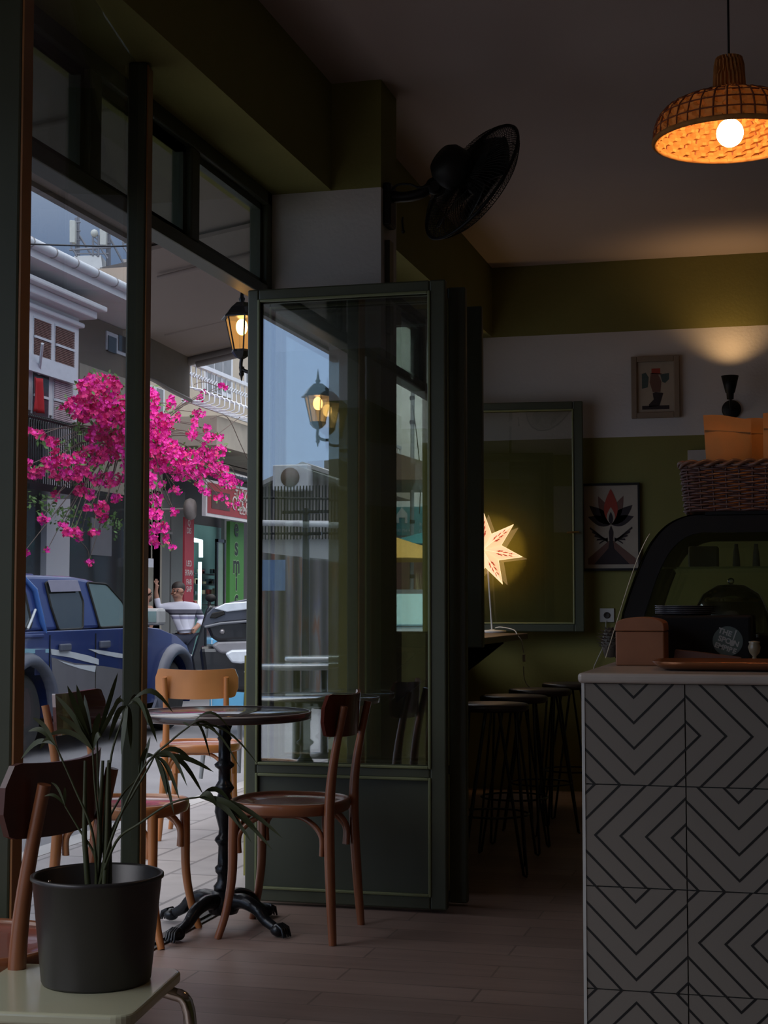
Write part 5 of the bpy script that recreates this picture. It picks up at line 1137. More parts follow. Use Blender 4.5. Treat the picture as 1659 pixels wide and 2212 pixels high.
cow = T(296, 1352); h1 = T(345, 1358); h2 = T(383, 1374); h3 = T(404, 1394); n1 = T(413, 1420); n2 = T(414, 1452)
out = [(9.55, .30), (9.55, zb_), (cow.y-.15, zb_+.01), (cow.y, cow.z), (h1.y, h1.z), (h2.y, h2.z), (h3.y, h3.z), (n1.y, n1.z), (n2.y, n2.z), (n2.y-.03, .12), (yf+ar, zs_)]
out += [(yf+ar, wz+.02)]+arch(yf)[0:]+[(yf-ar, wz+.02), (yf-ar, zs_), (yr+ar, zs_), (yr+ar, wz+.02)]+arch(yr)+[(yr-ar, wz+.02), (yr-ar, zs_), (9.7, zs_)]
cl = [out[0]]
for p in out[1:]:
    if abs(p[0]-cl[-1][0])+abs(p[1]-cl[-1][1]) > .004: cl.append(p)
MB().prism([Vector((TX, y, z)) for y, z in cl], (-TW, 0, 0)).build('body', M_blue, t, bevel=.045, seg=3)
# greenhouse, tapered towards the roof
wt_ = T(238, 1256); gh = [(9.6, zb_-.01), (9.72, ztop-.03), (9.9, ztop), (T(190, 1240).y, ztop+.005), (T(222, 1246).y, ztop-.015), (wt_.y, wt_.z), (cow.y-.05, cow.z-.01)]
IN = .14
def gx(z): return TX-.02-IN*max(0, (z-zb_))/(ztop-zb_)
vs = [Vector((gx(z), y, z)) for y, z in gh]+[Vector((2*TX-TW-gx(z), y, z)) for y, z in gh]; n = len(gh)
MB().add(vs, [tuple(range(n)), tuple(range(2*n-1, n-1, -1))]+[(i, n+i, n+(i+1) % n, (i+1) % n) for i in range(n)]).build('cab', M_blue, t, bevel=.035, seg=3)
MB().box((TX-.35, 9.9, ztop), (TX-TW+.35, T(150, 1240).y, ztop+.022)).build('roof_ridge', M_blue, t, bevel=.01)
def G(x, y, off=0):
    X = TX-.08
    for _ in range(6): p = onX(x, y, X); X = gx(p.z)
    p = onX(x, y, X); return Vector((p.x+off, p.y, p.z))
def window(pts, m, name='side_window'):
    P = [G(x, y, .004) for x, y in pts]; c = sum(P, Vector())/len(P); Pb = []
    n = len(P)
    for i in range(n):
        a, b, d = P[i-1], P[i], P[(i+1) % n]
        for s in (.18, .08, 0, ): Pb.append(b.lerp(a, s*.8) if s else b.lerp((a+d)/2, .05))
        for s in (.08, .18): Pb.append(b.lerp(d, s*.8))
    w_ = MB().prism(Pb, (.004, 0, 0)).build(name, m, t)
    MB().tube([p+Vector((.004, 0, 0)) for p in Pb]+[Pb[0]+Vector((.004, 0, 0)), Pb[1]+Vector((.004, 0, 0))], .011, 6).build('window_seal', M_black, w_); return w_
window([(96, 1258), (163, 1257), (178, 1300), (177, 1358), (125, 1361), (108, 1310)], M_gl)
window([(186, 1258), (228, 1262), (262, 1300), (282, 1352), (214, 1356), (204, 1320)], M_gl2)
window([(20, 1252), (38, 1252), (52, 1280), (66, 1345), (63, 1356), (20, 1358)], M_gl)
m = MB(); P = [G(96, 1253, .03), G(160, 1253, .03), G(167, 1277, .035), G(102, 1279, .035)]; m.prism(P, (.006, 0, 0)); m.build('wind_deflector', mat('smoked_plastic', (.20, .19, .26), .2), t, bevel=.01)
MB().tube([G(72, 1317, .02), G(64, 1338, .02), G(55, 1359, .02)], .012, 6).build('roof_pillar_trim', M_wt, t)
MB().tube([G(48, 1246, .01), G(72, 1275, .012), G(88, 1345, .012), G(96, 1368, .012)], [.02, .03, .03, .015], 8).build('rear_pillar', mat('light_blue_paint', (.04, .13, .42), .25, metal=.3, coat=.6), t)
# lower grey and stripes, hugging the side
def side(pts, m, name, d=.006): return MB().prism([Vector((TX+.001, T(x, y).y, T(x, y).z)) for x, y in pts], (d, 0, 0)).build(name, m, t)
side([(110, 1420), (160, 1432), (230, 1440), (300, 1452), (318, 1470), (310, 1530), (305, 1550), (112, 1552), (116, 1500)], M_tr, 'grey_lower_side', .003)
side([(34, 1401), (104, 1402), (104, 1410), (34, 1413)], M_cy, 'side_stripe')
side([(109, 1402), (150, 1407), (190, 1416), (212, 1424), (212, 1436), (180, 1428), (150, 1420), (110, 1414)], M_wt, 'side_stripe')
side([(190, 1402), (212, 1404), (262, 1412), (300, 1420), (300, 1426), (250, 1420), (212, 1412)], M_wt, 'side_stripe')
side([(124, 1426), (160, 1436), (206, 1438), (204, 1452), (170, 1444), (140, 1434)], M_wt, 'side_stripe')
for x0_, x1_ in ((107, 109), (206, 208)):
    y_ = T(x0_, 1400).y; MB().box((TX+.002, y_-.006, .22), (TX+.0065, y_+.006, zb_-.03)).build('door_gap', M_black, t)
for px, py in ((137, 1398), (223, 1391)):
    p = T(px, py); MB().box((TX+.0, p.y-.10, p.z-.035), (TX+.035, p.y+.10, p.z+.03)).build('door_handle', M_flr, t, bevel=.012)
p = T(86, 1430); MB().box((TX, p.y-.10, p.z-.11), (TX+.008, p.y+.09, p.z+.11)).build('fuel_flap', M_blue, t, bevel=.02)
MB().box((TX-.01, 9.5, zb_-.05), (TX+.02, T(92, 1366).y, zb_-.015)).build('bed_rail', M_blue, t, bevel=.01)
for yc, nm in ((yr, 0), (yf, 1)):
    m = MB(); N = 18
    a0, a1 = (-.12, PI+.12) if not nm else (-.05, PI+.50)
    prof_ = [(ar-.03, .0), (ar-.02, .075), (ar+.03, .085), (ar+.075, .03), (ar+.085, .0)]
    vs = []; fs = []
    for i in range(N+1):
        a = a0+(a1-a0)*i/N
        for r_, o in prof_: vs.append((TX+o, yc+r_*math.cos(a), wz+.02+r_*math.sin(a)))
    k = len(prof_)
    for i in range(N):
        for j in range(k-1): fs.append((i*k+j, i*k+j+1, (i+1)*k+j+1, (i+1)*k+j))
    m.add(vs, fs, 0, True).build('wheel_flare', M_flr, t)
    MB().box((TX-.25, yc-ar-.02, zs_), (TX-.27, yc+ar+.02, wz+ar+.03)).build('wheel_well', M_black, t)
    for sd_, xx in ((1, TX-.02), (-1, TX-TW+.02)):
        Mr = Matrix.Rotation(PI/2*sd_, 3, 'Y'); c = Vector((xx-sd_*.11, yc, wz))
        w_ = MB().lathe([(.20, -.10), (.30, -.11), (.35, -.08), (wr, -.03), (wr, .03), (.35, .08), (.30, .11), (.21, .10)], c, 32, M=Mr).build('tyre', M_rub, t)
        MB().lathe([(.21, .09), (.20, .06), (.10, .05), (.06, .075), (.001, .08)], c, 32, M=Mr).build('rim', M_rim, w_)
        if sd_ == 1:
            m = MB()
            for i in range(6): a = i*PI/3; m.box((-.02, .06, .055), (.02, .20, .075), M=Matrix.Translation(c) @ Mr.to_4x4() @ Matrix.Rotation(a, 4, 'Z'))
            m.build('spokes', M_rim, w_)
side([(314, 1566), (336, 1505), (340, 1508), (340, 1560)], M_flr, 'mud_flap', .03)
p0 = T(404, 1452); p1 = T(418, 1490); MB().box((TX-TW-.02, p0.y, p1.z), (TX+.03, p1.y+.05, p0.z)).build('front_bumper', mat('bumper_grey', (.36, .37, .40), .5), t, bevel=.04)
p0 = T(409, 1414); p1 = T(415, 1440); MB().box((TX-.35, p0.y-.05, p1.z), (TX+.006, p1.y+.015, p0.z)).build('headlamp', mat('lamp_glass', (.5, .5, .52), .15), t, bevel=.02)
y_ = T(200, 1560).y; MB().box((TX-.02, yr+ar+.15, .08), (TX+.10, yf-ar-.1, .12)).build('side_step', mat('step_metal', (.35, .34, .33), .4, metal=.5), t, bevel=.01)
p0 = T(307, 1314); p1 = T(331, 1350); t2 = MB().box((TX+.02, p0.y, p1.z), (TX+.17, p0.y+.22, p0.z)).build('side_mirror', mat('mirror_grey', (.25, .26, .27), .5), t, bevel=.03)
MB().box((TX+.03, p0.y-.006, p1.z+.03), (TX+.155, p0.y+.0, p0.z-.03)).build('mirror_glass', mat('mirror_glass', (.5, .6, .6), .05, metal=.9), t2)
MB().box((TX-.1, p0.y+.02, p1.z), (TX+.05, p0.y+.14, p1.z+.04)).build('mirror_arm', M_black, t2)

# ------------------------------------------------------------------ scooter with top case
def pp(mb, pts, t_, d, mi=0): return mb.prism([atT(x, y, t_) for x, y in pts], FW*d, mi)
ST = 15.0; t = thing('motor_scooter', tuple(Vector((atT(480, 1350, ST).x, atT(480, 1350, ST).y, GZ))), 'black scooter with a large black top case, seen from behind', 'scooter')
M_gb = mat('gloss_black', (.008, .009, .012), .22, coat=.3, var=.3, scale=5); M_sil = mat('silver_plastic', (.36, .38, .44), .25, metal=.5, var=.2); M_lens = mat('clear_lens', (.50, .55, .62), .1, coat=.6, var=.3, scale=8)
m = MB(); pp(m, [(443, 1349), (462, 1343), (500, 1340), (590, 1338), (590, 1380), (560, 1383), (470, 1386), (455, 1378)], ST, .42); m.build('case_body', M_gb, t, bevel=.035, seg=3)
m = MB(); pp(m, [(437, 1352), (446, 1326), (460, 1312), (500, 1300), (530, 1294), (590, 1294), (600, 1336), (540, 1338), (470, 1345), (440, 1356)], ST-.02, .46); m.build('case_lid', mat('dark_silver_lid', (.055, .06, .08), .25, metal=.4, coat=.5), t, bevel=.04, seg=3)
m = MB(); pp(m, [(462, 1315), (486, 1303), (560, 1297), (590, 1300), (590, 1318), (540, 1316), (490, 1322)], ST-.05, .04); m.build('reflector_panel', M_lens, t, bevel=.01)
m = MB(); pp(m, [(452, 1335), (458, 1324), (482, 1319), (486, 1327), (465, 1336)], ST-.05, .03); m.build('lid_latch', M_black, t, bevel=.008)
m = MB(); pp(m, [(440, 1352), (475, 1344), (560, 1337), (600, 1336), (600, 1341), (560, 1343), (478, 1350), (442, 1358)], ST-.06, .5); m.build('case_rim', mat('rim_grey', (.10, .11, .13), .3), t, bevel=.012)
MB().ball(atT(480, 1364, ST-.0), .03, 10).build('case_lock', M_rim, t)
m = MB(); pp(m, [(455, 1395), (470, 1384), (590, 1380), (600, 1404), (560, 1410), (500, 1414), (475, 1412)], ST+.02, .3); m.build('tail_unit', mat('tail_grey', (.20, .20, .22), .3, var=.3, scale=8), t, bevel=.03, seg=3)
m = MB(); pp(m, [(485, 1412), (500, 1404), (560, 1402), (580, 1420), (560, 1428), (520, 1434), (500, 1432)], ST-.03, .15); m.build('tail_lamp', M_lens, t, bevel=.02)
m = MB(); pp(m, [(413, 1420), (428, 1372), (444, 1318), (452, 1306), (460, 1312), (446, 1345), (446, 1400), (460, 1450), (480, 1500), (440, 1500), (420, 1460)], ST+.5, .4); m.build('side_fairing', M_gb, t, bevel=.05, seg=3)
m = MB(); pp(m, [(428, 1395), (600, 1395), (610, 1470), (570, 1500), (440, 1490)], ST+.25, .9); m.build('body_shell', M_gb, t, bevel=.06, seg=3)
c = Vector((atT(540, 1350, ST).x, atT(540, 1350, ST).y, GZ+.27)); Mr = (FW.cross(Vector((0, 0, 1)))).to_track_quat('Z', 'Y').to_matrix()
for o in (0, 1.3): MB().lathe([(.16, -.06), (.25, -.06), (.27, 0), (.25, .06), (.16, .06), (.14, 0)], c+FW*(.25+o), 24, M=Mr).build('wheel', M_rub, t)
MB().tube([atT(452, 1300, ST+1.0), atT(454, 1345, ST+1.0)], .02, 6).ball(atT(455, 1292, ST+1.0), .06, 8, sc=(1, .4, .7)).build('rear_mirror', M_black, t)
# blue ice cream freezer
t = thing('blue_freezer', tuple(Vector((atT(480, 1400, 17.5).x, atT(480, 1400, 17.5).y, GZ))), 'light blue freezer cabinet standing behind the scooter', 'freezer')
m = MB(); a = atT(453, 1378, 17.3); b = atT(560, 1378, 17.3); m.prism([Vector((a.x, a.y, GZ)), Vector((b.x, b.y, GZ)), b, a], FW*.6); m.build('cabinet', mat('freezer_blue', (.12, .38, .62), .4), t, bevel=.02)
m = MB(); a2 = atT(457, 1382, 17.29); b2 = atT(459, 1382, 17.29); m.prism([Vector((a2.x, a2.y, GZ+.05)), Vector((b2.x, b2.y, GZ+.05)), b2, a2], FW*-.01); m.build('door_edge', M_wt, t)

# ------------------------------------------------------------------ people
def skin(name, m, J, E_, parent=None, root=0, sub=2, label=None, cat=None):
    names = list(J); me = bpy.data.meshes.new(name); pts = [Vector(J[n][0]) for n in names]
    org = mw(parent).translation if parent else Vector((0, 0, 0))
    me.from_pydata([tuple(p-org) for p in pts], [(names.index(a), names.index(b)) for a, b in E_], []); me.materials.append(m)
    o = bpy.data.objects.new(name, me); C.objects.link(o)
    if parent: o.parent = parent
    md = o.modifiers.new('skin', 'SKIN'); md.use_smooth_shade = True
    if not me.skin_vertices: return o
    for i, n in enumerate(names):
        r = J[n][1]; sv = me.skin_vertices[0].data[i]; sv.radius = r if isinstance(r, tuple) else (r, r); sv.use_root = (i == root)
    s = o.modifiers.new('sub', 'SUBSURF'); s.levels = sub; s.render_levels = sub
    return tag(o, label, cat)
M_sk = mat('skin', (.36, .19, .13), .55, var=.08); M_hair = mat('dark_hair', (.02, .014, .012), .6)
def f_shirt(t, p):
    s = t.nodes.new('ShaderNodeSeparateXYZ'); t.links.new(p, s.inputs[0]); c = (.56, .57, .66)
    r = t.nodes.new('ShaderNodeValToRGB'); r.color_ramp.interpolation = 'CONSTANT'; mp = t.nodes.new('ShaderNodeMapRange'); mp.inputs[1].default_value = .80; mp.inputs[2].default_value = 1.30
    t.links.new(s.outputs[2], mp.inputs[0]); t.links.new(mp.outputs[0], r.inputs[0]); e = r.color_ramp.elements; e[0].position = 0; e[0].color = c+(1,); e[1].position = .34; e[1].color = (.22, .22, .33, 1)
    for pos, col in ((.42, c), (.46, (.01, .01, .02)), (.50, (.08, .08, .105)), (.60, c)): q = e.new(pos); q.color = col+(1,)
    return r.outputs[0], None
M_sh = posmat('striped_shirt', f_shirt, .8)
TM = 20.3; HP = lambda x, y, dt=0: atT(x, y, TM+dt)
gz = -.02
t = thing('person', (HP(400, 1300).x, HP(400, 1300).y, gz), 'man in a white shirt with dark chest stripes, leaning with one raised arm', 'person')
hip = HP(402, 1366); k1 = Vector((HP(396, 1).x, HP(396, 1).y, gz+.45)); k2 = Vector((HP(412, 1).x, HP(412, 1).y, gz+.45))
J = {'pel': (hip, (.13, .10)), 'wst': (HP(401, 1346), (.125, .095)), 'chs': (HP(397, 1322), (.15, .105)), 'nb': (HP(388, 1305), (.075, .07)), 'nk': (HP(385, 1297), .050), 'jaw': (HP(383.5, 1288), (.072, .078)), 'hd': (HP(383, 1276), (.086, .096)), 'tp': (HP(384, 1266), (.066, .076)), 'nose': (HP(378, 1281, -.08), .014), 'nose2': (HP(375.5, 1283, -.10), .011),
     'ear': (HP(392, 1279, -.02), .016),
     'ls': (HP(368, 1311, -.02), .062), 'le': (HP(342, 1312, -.05), .044), 'lw': (HP(337, 1281, -.08), .030), 'lh': (HP(337.5, 1268, -.09), (.034, .018)),
     'f1': (HP(333, 1254, -.09), .009), 'f2': (HP(336, 1250, -.09), .009), 'f3': (HP(339, 1250, -.09), .009), 'f4': (HP(342, 1254, -.09), .008), 'th': (HP(343.5, 1264, -.10), .010),
     'rs': (HP(424, 1313, -.02), .062), 're': (HP(436, 1340, .02), .045), 'rw': (HP(424, 1356, -.08), .030), 'rh': (HP(419, 1361, -.10), (.034, .02)), 'g1': (HP(413, 1364, -.12), .009), 'g2': (HP(414, 1367, -.12), .009), 'g3': (HP(417, 1369, -.12), .009), 'g4': (HP(420, 1369, -.11), .009), 'gt': (HP(414, 1359, -.12), .010),
     'h1': (HP(394, 1374), .085), 'k1': (k1, .058), 'a1': (k1-Vector((0, 0, .36)), .038), 't1': (k1-Vector((0, 0, .41))-FW*.16, .030), 'h2': (HP(411, 1374), .085), 'k2': (k2, .058), 'a2': (k2-Vector((0, 0, .36)), .038), 't2': (k2-Vector((0, 0, .41))-FW*.16, .030)}
E1 = [('pel', 'wst'), ('wst', 'chs'), ('chs', 'nb'), ('nb', 'nk'), ('nk', 'jaw'), ('jaw', 'hd'), ('hd', 'tp'), ('jaw', 'nose'), ('nose', 'nose2'), ('hd', 'ear'), ('chs', 'ls'), ('ls', 'le'), ('le', 'lw'), ('lw', 'lh'), ('lh', 'f1'), ('lh', 'f2'), ('lh', 'f3'), ('lh', 'f4'), ('lh', 'th'), ('chs', 'rs'), ('rs', 're'), ('re', 'rw'), ('rw', 'rh'), ('rh', 'g1'), ('rh', 'g2'), ('rh', 'g3'), ('rh', 'g4'), ('rh', 'gt'), ('pel', 'h1'), ('h1', 'k1'), ('k1', 'a1'), ('a1', 't1'), ('pel', 'h2'), ('h2', 'k2'), ('k2', 'a2'), ('a2', 't2')]
skin('body', M_sk, J, E1, t)
up = lambda d, ks, s: {k: (d[k][0], tuple(v*s for v in d[k][1]) if isinstance(d[k][1], tuple) else d[k][1]*s) for k in ks}
S = up(J, ['wst', 'chs', 'nb', 'ls', 'le', 'rs', 're'], 1.16); S['hem'] = (HP(402, 1360), (.155, .125)); S['lc'] = (J['le'][0].lerp(J['lw'][0], .75), .042); S['rc'] = (J['re'][0].lerp(J['rw'][0], .7), .042)
skin('shirt', M_sh, S, [('hem', 'wst'), ('wst', 'chs'), ('chs', 'nb'), ('chs', 'ls'), ('ls', 'le'), ('le', 'lc'), ('chs', 'rs'), ('rs', 're'), ('re', 'rc')], t)
S = up(J, ['pel', 'h1', 'k1', 'a1', 'h2', 'k2', 'a2'], 1.13); skin('trousers', mat('dark_trousers', (.02, .025, .045), .8), S, [('pel', 'h1'), ('h1', 'k1'), ('k1', 'a1'), ('pel', 'h2'), ('h2', 'k2'), ('k2', 'a2')], t)
m = MB(); hc = HP(385.5, 1269.5, .035)
m.ball(hc, .106, 12, sc=(.86, .95, .80)); m.build('hair', M_hair, t)
m = MB()
for dx in (-4.5, 2.0): m.ball(HP(381.5+dx, 1276.5, -.092), .011, 6)
m.build('eyes', M_hair, t); m = MB(); m.tube([HP(376, 1289, -.085), HP(380, 1289.5, -.095), HP(384, 1289, -.09)], .007, 5).tube([HP(374, 1273, -.09), HP(379, 1272, -.1)], .006, 4).tube([HP(381, 1272, -.1), HP(387, 1273, -.09)], .006, 4); m.build('mouth_and_brows', mat('lip_brown', (.12, .05, .04), .6), t)
TM = 19.9
t = thing('person', (HP(312, 1300).x, HP(312, 1300).y, gz), 'bald bearded man in a dark shirt, mostly hidden behind the dark post', 'person')
hip = HP(304, 1370); k1 = Vector((HP(298, 1).x, HP(298, 1).y, gz+.45)); k2 = Vector((HP(312, 1).x, HP(312, 1).y, gz+.45))
J2 = {'pel': (hip, (.13, .11)), 'wst': (HP(304, 1350), (.13, .11)), 'chs': (HP(306, 1326), (.155, .115)), 'nb': (HP(310, 1310), .075), 'nk': (HP(312, 1302), .055), 'jaw': (HP(316, 1292), (.075, .082)), 'hd': (HP(313, 1279), (.088, .10)), 'tp': (HP(312, 1269), (.066, .078)), 'nose': (HP(322, 1284, .05), .014), 'nose2': (HP(325, 1286, .06), .010), 'ear': (HP(314, 1283, -.09), .018),
      'ls': (HP(284, 1315), .062), 'le': (HP(280, 1342), .045), 'lw': (HP(290, 1362), .032), 'lh': (HP(293, 1368), (.034, .02)), 'f1': (HP(293, 1376), .009), 'f2': (HP(296, 1376), .009), 'f3': (HP(298, 1374), .009), 'f4': (HP(299, 1371), .009), 'th': (HP(297, 1364), .010),
      'rs': (HP(326, 1316), .060), 're': (HP(328, 1342), .044), 'rw': (HP(322, 1362), .031), 'rh': (HP(320, 1368), (.034, .02)), 'g1': (HP(317, 1376), .009), 'g2': (HP(319, 1377), .009), 'g3': (HP(322, 1377), .009), 'g4': (HP(324, 1375), .009), 'gt': (HP(315, 1369), .010),
      'h1': (HP(297, 1378), .085), 'k1': (k1, .058), 'a1': (k1-Vector((0, 0, .36)), .038), 't1': (k1-Vector((0, 0, .41))-FW*.16, .030), 'h2': (HP(311, 1378), .085), 'k2': (k2, .058), 'a2': (k2-Vector((0, 0, .36)), .038), 't2': (k2-Vector((0, 0, .41))-FW*.16, .030)}
skin('body', M_sk, J2, E1, t)
S = up(J2, ['wst', 'chs', 'nb', 'ls', 'rs'], 1.15); S['hem'] = (HP(304, 1364), .14); S['lc'] = (J2['ls'][0].lerp(J2['le'][0], .8), .062); S['rc'] = (J2['rs'][0].lerp(J2['re'][0], .8), .062)
skin('shirt', mat('black_shirt', (.012, .013, .018), .8), S, [('hem', 'wst'), ('wst', 'chs'), ('chs', 'nb'), ('chs', 'ls'), ('ls', 'lc'), ('chs', 'rs'), ('rs', 'rc')], t)
S = up(J2, ['pel', 'h1', 'k1', 'a1', 'h2', 'k2', 'a2'], 1.13); skin('trousers', mat('dark_trousers', (.02, .025, .045), .8), S, [('pel', 'h1'), ('h1', 'k1'), ('k1', 'a1'), ('pel', 'h2'), ('h2', 'k2'), ('k2', 'a2')], t)
m = MB(); m.ball(HP(321, 1293, .02), .058, 10, sc=(.9, 1, .8)); m.build('beard', mat('grey_brown_beard', (.10, .07, .055), .9), t)
m = MB(); m.lathe([(.084, -.03), (.094, -.005), (.092, .02), (.086, .025)], HP(312.5, 1282), 16, close=True); m.build('hair_fringe', M_hair, t)

# ------------------------------------------------------------------ pavement furniture seen directly
M_gp = mat('grey_plastic', (.20, .21, .22), .5)
def patio_chair(loc, rz, label):
    t = thing('patio_chair', loc, label, 'chair', 'grey patio chairs on the pavement', rz=rz)
    MB().box((-.21, -.21, .425), (.21, .21, .445)).build('seat', M_gp, t, local=True, bevel=.01)
    m = MB()
    def f(u, v): y = (u-.5)*.44; return (-.21-.06*v+.05*(2*u-1)**2, y, .58+.26*v)
    m.grid(f, 12, 6); m.build('backrest', M_gp, t, local=True, solid=.014)
    for sx in (-1, 1):
        for sy in (-1, 1): MB().tube([(sx*.18, sy*.18, .43), (sx*.21, sy*.21, 0)], [.02, .013], 8).build('leg', M_gp, t, local=True)
    for sy in (-1, 1): MB().tube([(-.19, sy*.17, .43), (-.235, sy*.18, .62)], .013, 8).build('back_post', M_gp, t, local=True)
    return t
p = atT(508, 1450, 10.2); patio_chair((p.x, p.y+.2, -.012), PI-.3, 'grey plastic chair just beyond the orange café chair')
p = atT(585, 1470, 9.0)
t = thing('black_bin', (p.x, p.y, -.012), 'tapered black bin with a pale rim behind the door glass', 'bin')
ztb = CZ-(1447-HZ)/F*9.0; MB().lathe([(.001, 0), (.10, 0), (.105, .01), (.15, ztb-.01), (.14, ztb-.012), (.001, .02)], (p.x, p.y, 0), 28).build('bin_body', M_black, t)
MB().tube([Vector((p.x+.15*math.cos(i*PI/16), p.y+.15*math.sin(i*PI/16), ztb-.008)) for i in range(33)], .007, 6, cap=False).build('rim', mat('pale_rim', (.5, .5, .5), .4), t)

# ------------------------------------------------------------------ beyond the side window
t = thing('white_building', (-4, 33, -.3), 'plain white building seen through the side window', 'building')
y = 34; a = onY(650, 600, y).x; b = onY(1010, 600, y).x
MB().box((a, y, -.3), (b, y+4, 15)).build('wall', mat('white_gable', (.86, .87, .86), .9, var=.06, scale=2), t)
t = thing('street_lamp_pole', tuple(Vector((atT(890, 1, 24).x, atT(890, 1, 24).y, -.14))), 'grey street lamp pole in front of the white building', 'pole')
a = atT(889, 1295, 24); b = atT(892, 760, 24); MB().tube([Vector((a.x, a.y, -.14)), a, b], .032, 10).build('pole', mat('galvanised', (.28, .30, .33), .5, metal=.4), t)
MB().tube([b, atT(908, 750, 24)], .025, 8).build('lamp_arm', M_alu, t)
m = MB()
for py in (860, 912, 1127, 1245): q = atT(890.5, py, 24); m.lathe([(.04, -.03), (.045, 0), (.04, .03)], q, 10)
m.build('clamps', M_iron, t); MB().tube(smooth_path([atT(891, 875, 23.9), atT(900, 940, 23.9), atT(908, 1030, 23.9), atT(906, 1110, 23.9)], 5), .008, 5).build('loose_wire', M_black, t)
t = thing('wooden_porch_roof', tuple(atT(880, 1030, 22)), 'brown wooden porch roof beyond the side window', 'canopy')
m = MB(); m.prism([atT(835, 972, 22), atT(925, 1000, 22), atT(926, 1036, 22), atT(855, 1036, 22), atT(835, 1030, 22)], FW*2.5); m.build('roof', mat('porch_wood', (.12, .08, .06), .7, var=.2), t)
t = thing('estate_agent_sign', tuple(onY(893, 1155, 33.9)), 'teal estate agent sign with a white house outline', 'sign')
a = onY(850, 1157, 33.9); b = onY(990, 1093, 33.9); sg = MB().box((a.x, 33.9, a.z), (b.x, 33.99, b.z)).build('sign_face', mat('sign_teal', (.08, .30, .34), .5), t)
M_sw = mat('sign_text_white', (.55, .6, .62), .5)
k = MB(); hq = [onY(x, y, 33.895) for x, y in ((857, 1130), (857, 1112), (868, 1096), (880, 1110), (880, 1130), (875, 1130), (875, 1118), (862, 1118), (862, 1130))]; k.prism(hq, (0, -.01, 0)); k.build('house_outline', M_sw, sg)
for s_, x, y_, sz in (('0532 716 62', 870, 1146, .085), ('N', 920, 1115, .20), ('RE', 911, 1133, .11), ('GAY', 914, 1147, .10)):
    p = onY(x, y_, 33.89); text('sign_lettering', s_, M_sw, p, (1, 0, 0), (0, 0, 1), sz, sg, .002)
def parasol(tip, corners, label, m_, name='parasol'):
    t = thing(name, (tip.x, tip.y, -.14), label, 'parasol'); mb = MB(); n = len(corners)
    mb.add([tip]+corners, [(0, i+1, (i+1) % n+1) for i in range(n)]); mb.build('canopy', m_, t, solid=.01); MB().tube([Vector((tip.x, tip.y, -.14)), tip], .025, 8).build('pole', M_iron, t); return t
tip = atT(835, 1155, 21); zc_ = atT(900, 1210, 21).z
parasol(tip, [Vector((tip.x+1.1*math.cos(a), tip.y+1.1*math.sin(a), zc_)) for a in [PI/3*i for i in range(6)]], 'yellow parasol seen through the side window', mat('yellow_cloth', (.62, .38, .08), .8))
tip = atT(935, 1145, 24); zc_ = atT(900, 1178, 24).z
parasol(tip, [Vector((tip.x+1.0*math.cos(a), tip.y+1.0*math.sin(a), zc_)) for a in [PI/3*i for i in range(6)]], 'teal parasol behind the yellow one', mat('teal_cloth', (.05, .35, .40), .8))
t = thing('brick_wall', (-4.5, 29, -.3), 'low dark brick wall under the parasols', 'wall')
MB().box((onY(650, 1300, 30).x, 30, -.3), (onY(1010, 1300, 30).x, 30.3, onY(890, 1212, 30).z)).build('bricks', mat('dark_brick', (.13, .06, .05), .8, var=.4, scale=6), t)
t = thing('dry_grass_clump', tuple(atT(915, 1270, 23)), 'clump of dry straw-coloured grass by the lamp pole', 'plant'); m = MB(); b0_ = atT(925, 1275, 23); b0_.z = -.14
for i in range(40): e_ = atT(R.uniform(896, 935), R.uniform(1232, 1262), 23+R.uniform(-.1, .1)); m.tube([b0_+Vector((R.uniform(-.05, .05), 0, 0)), b0_.lerp(e_, .6)+Vector((0, 0, .05)), e_], [.006, .005, .002], 4)
m.build('blades', mat('dry_grass', (.45, .38, .22), .8), t)
# silver car
t = thing('silver_car', (-3.8, 16.6, -.14), 'silver-blue car parked outside, its windscreen seen through the side window', 'car')
M_sc = mat('silver_blue_paint', (.30, .36, .42), .2, metal=.6, coat=.7, var=.05); cx0, cx1 = -4.6, -3.0
pr_ = [(14.75, .25), (14.72, .55), (14.85, .74), (15.6, .90), (15.75, .93), (18.3, .95), (18.75, .9), (18.8, .4), (18.7, .15)]
def wheelcut(y): return [(y+.34*math.cos(a), .17+.34*math.sin(a)) for a in [PI*i/8 for i in range(9)]]
pts = pr_+[(18.2, .10)]+wheelcut(17.75)+[(17.3, .10), (16.0, .10)]+wheelcut(15.55)+[(15.1, .10)]
MB().prism([(cx0, y, z) for y, z in pts], (cx1-cx0, 0, 0)).build('body', M_sc, t, bevel=.06, seg=3)
g = [(15.70, .90), (16.35, 1.27), (16.7, 1.33), (17.6, 1.32), (18.2, .94)]; n = len(g)
vs = [(cx1-.06-(.14 if z > 1 else 0), y, z) for y, z in g]+[(cx0+.06+(.14 if z > 1 else 0), y, z) for y, z in g]
MB().add(vs, [tuple(range(n)), tuple(range(2*n-1, n-1, -1))]+[(i, n+i, n+(i+1) % n, (i+1) % n) for i in range(n)]).build('cabin', M_sc, t, bevel=.04, seg=3)
MB().prism([(cx1-.14, 15.75, .935), (cx1-.24, 16.32, 1.262), (cx0+.24, 16.32, 1.262), (cx0+.14, 15.75, .935)], Vector((0, -.010, .016))).build('windscreen', mat('teal_windscreen', (.30, .55, .60), .04, coat=1., var=.1, metal=.7), t)
for y in (15.55, 17.75):
    for xx in (cx0+.09, cx1-.09): MB().lathe([(.001, -.09), (.2, -.09), (.30, -.07), (.31, 0), (.30, .07), (.2, .09), (.001, .09)], (xx, y, .17), 24, M=Matrix.Rotation(PI/2, 3, 'Y')).build('wheel', M_rub, t)
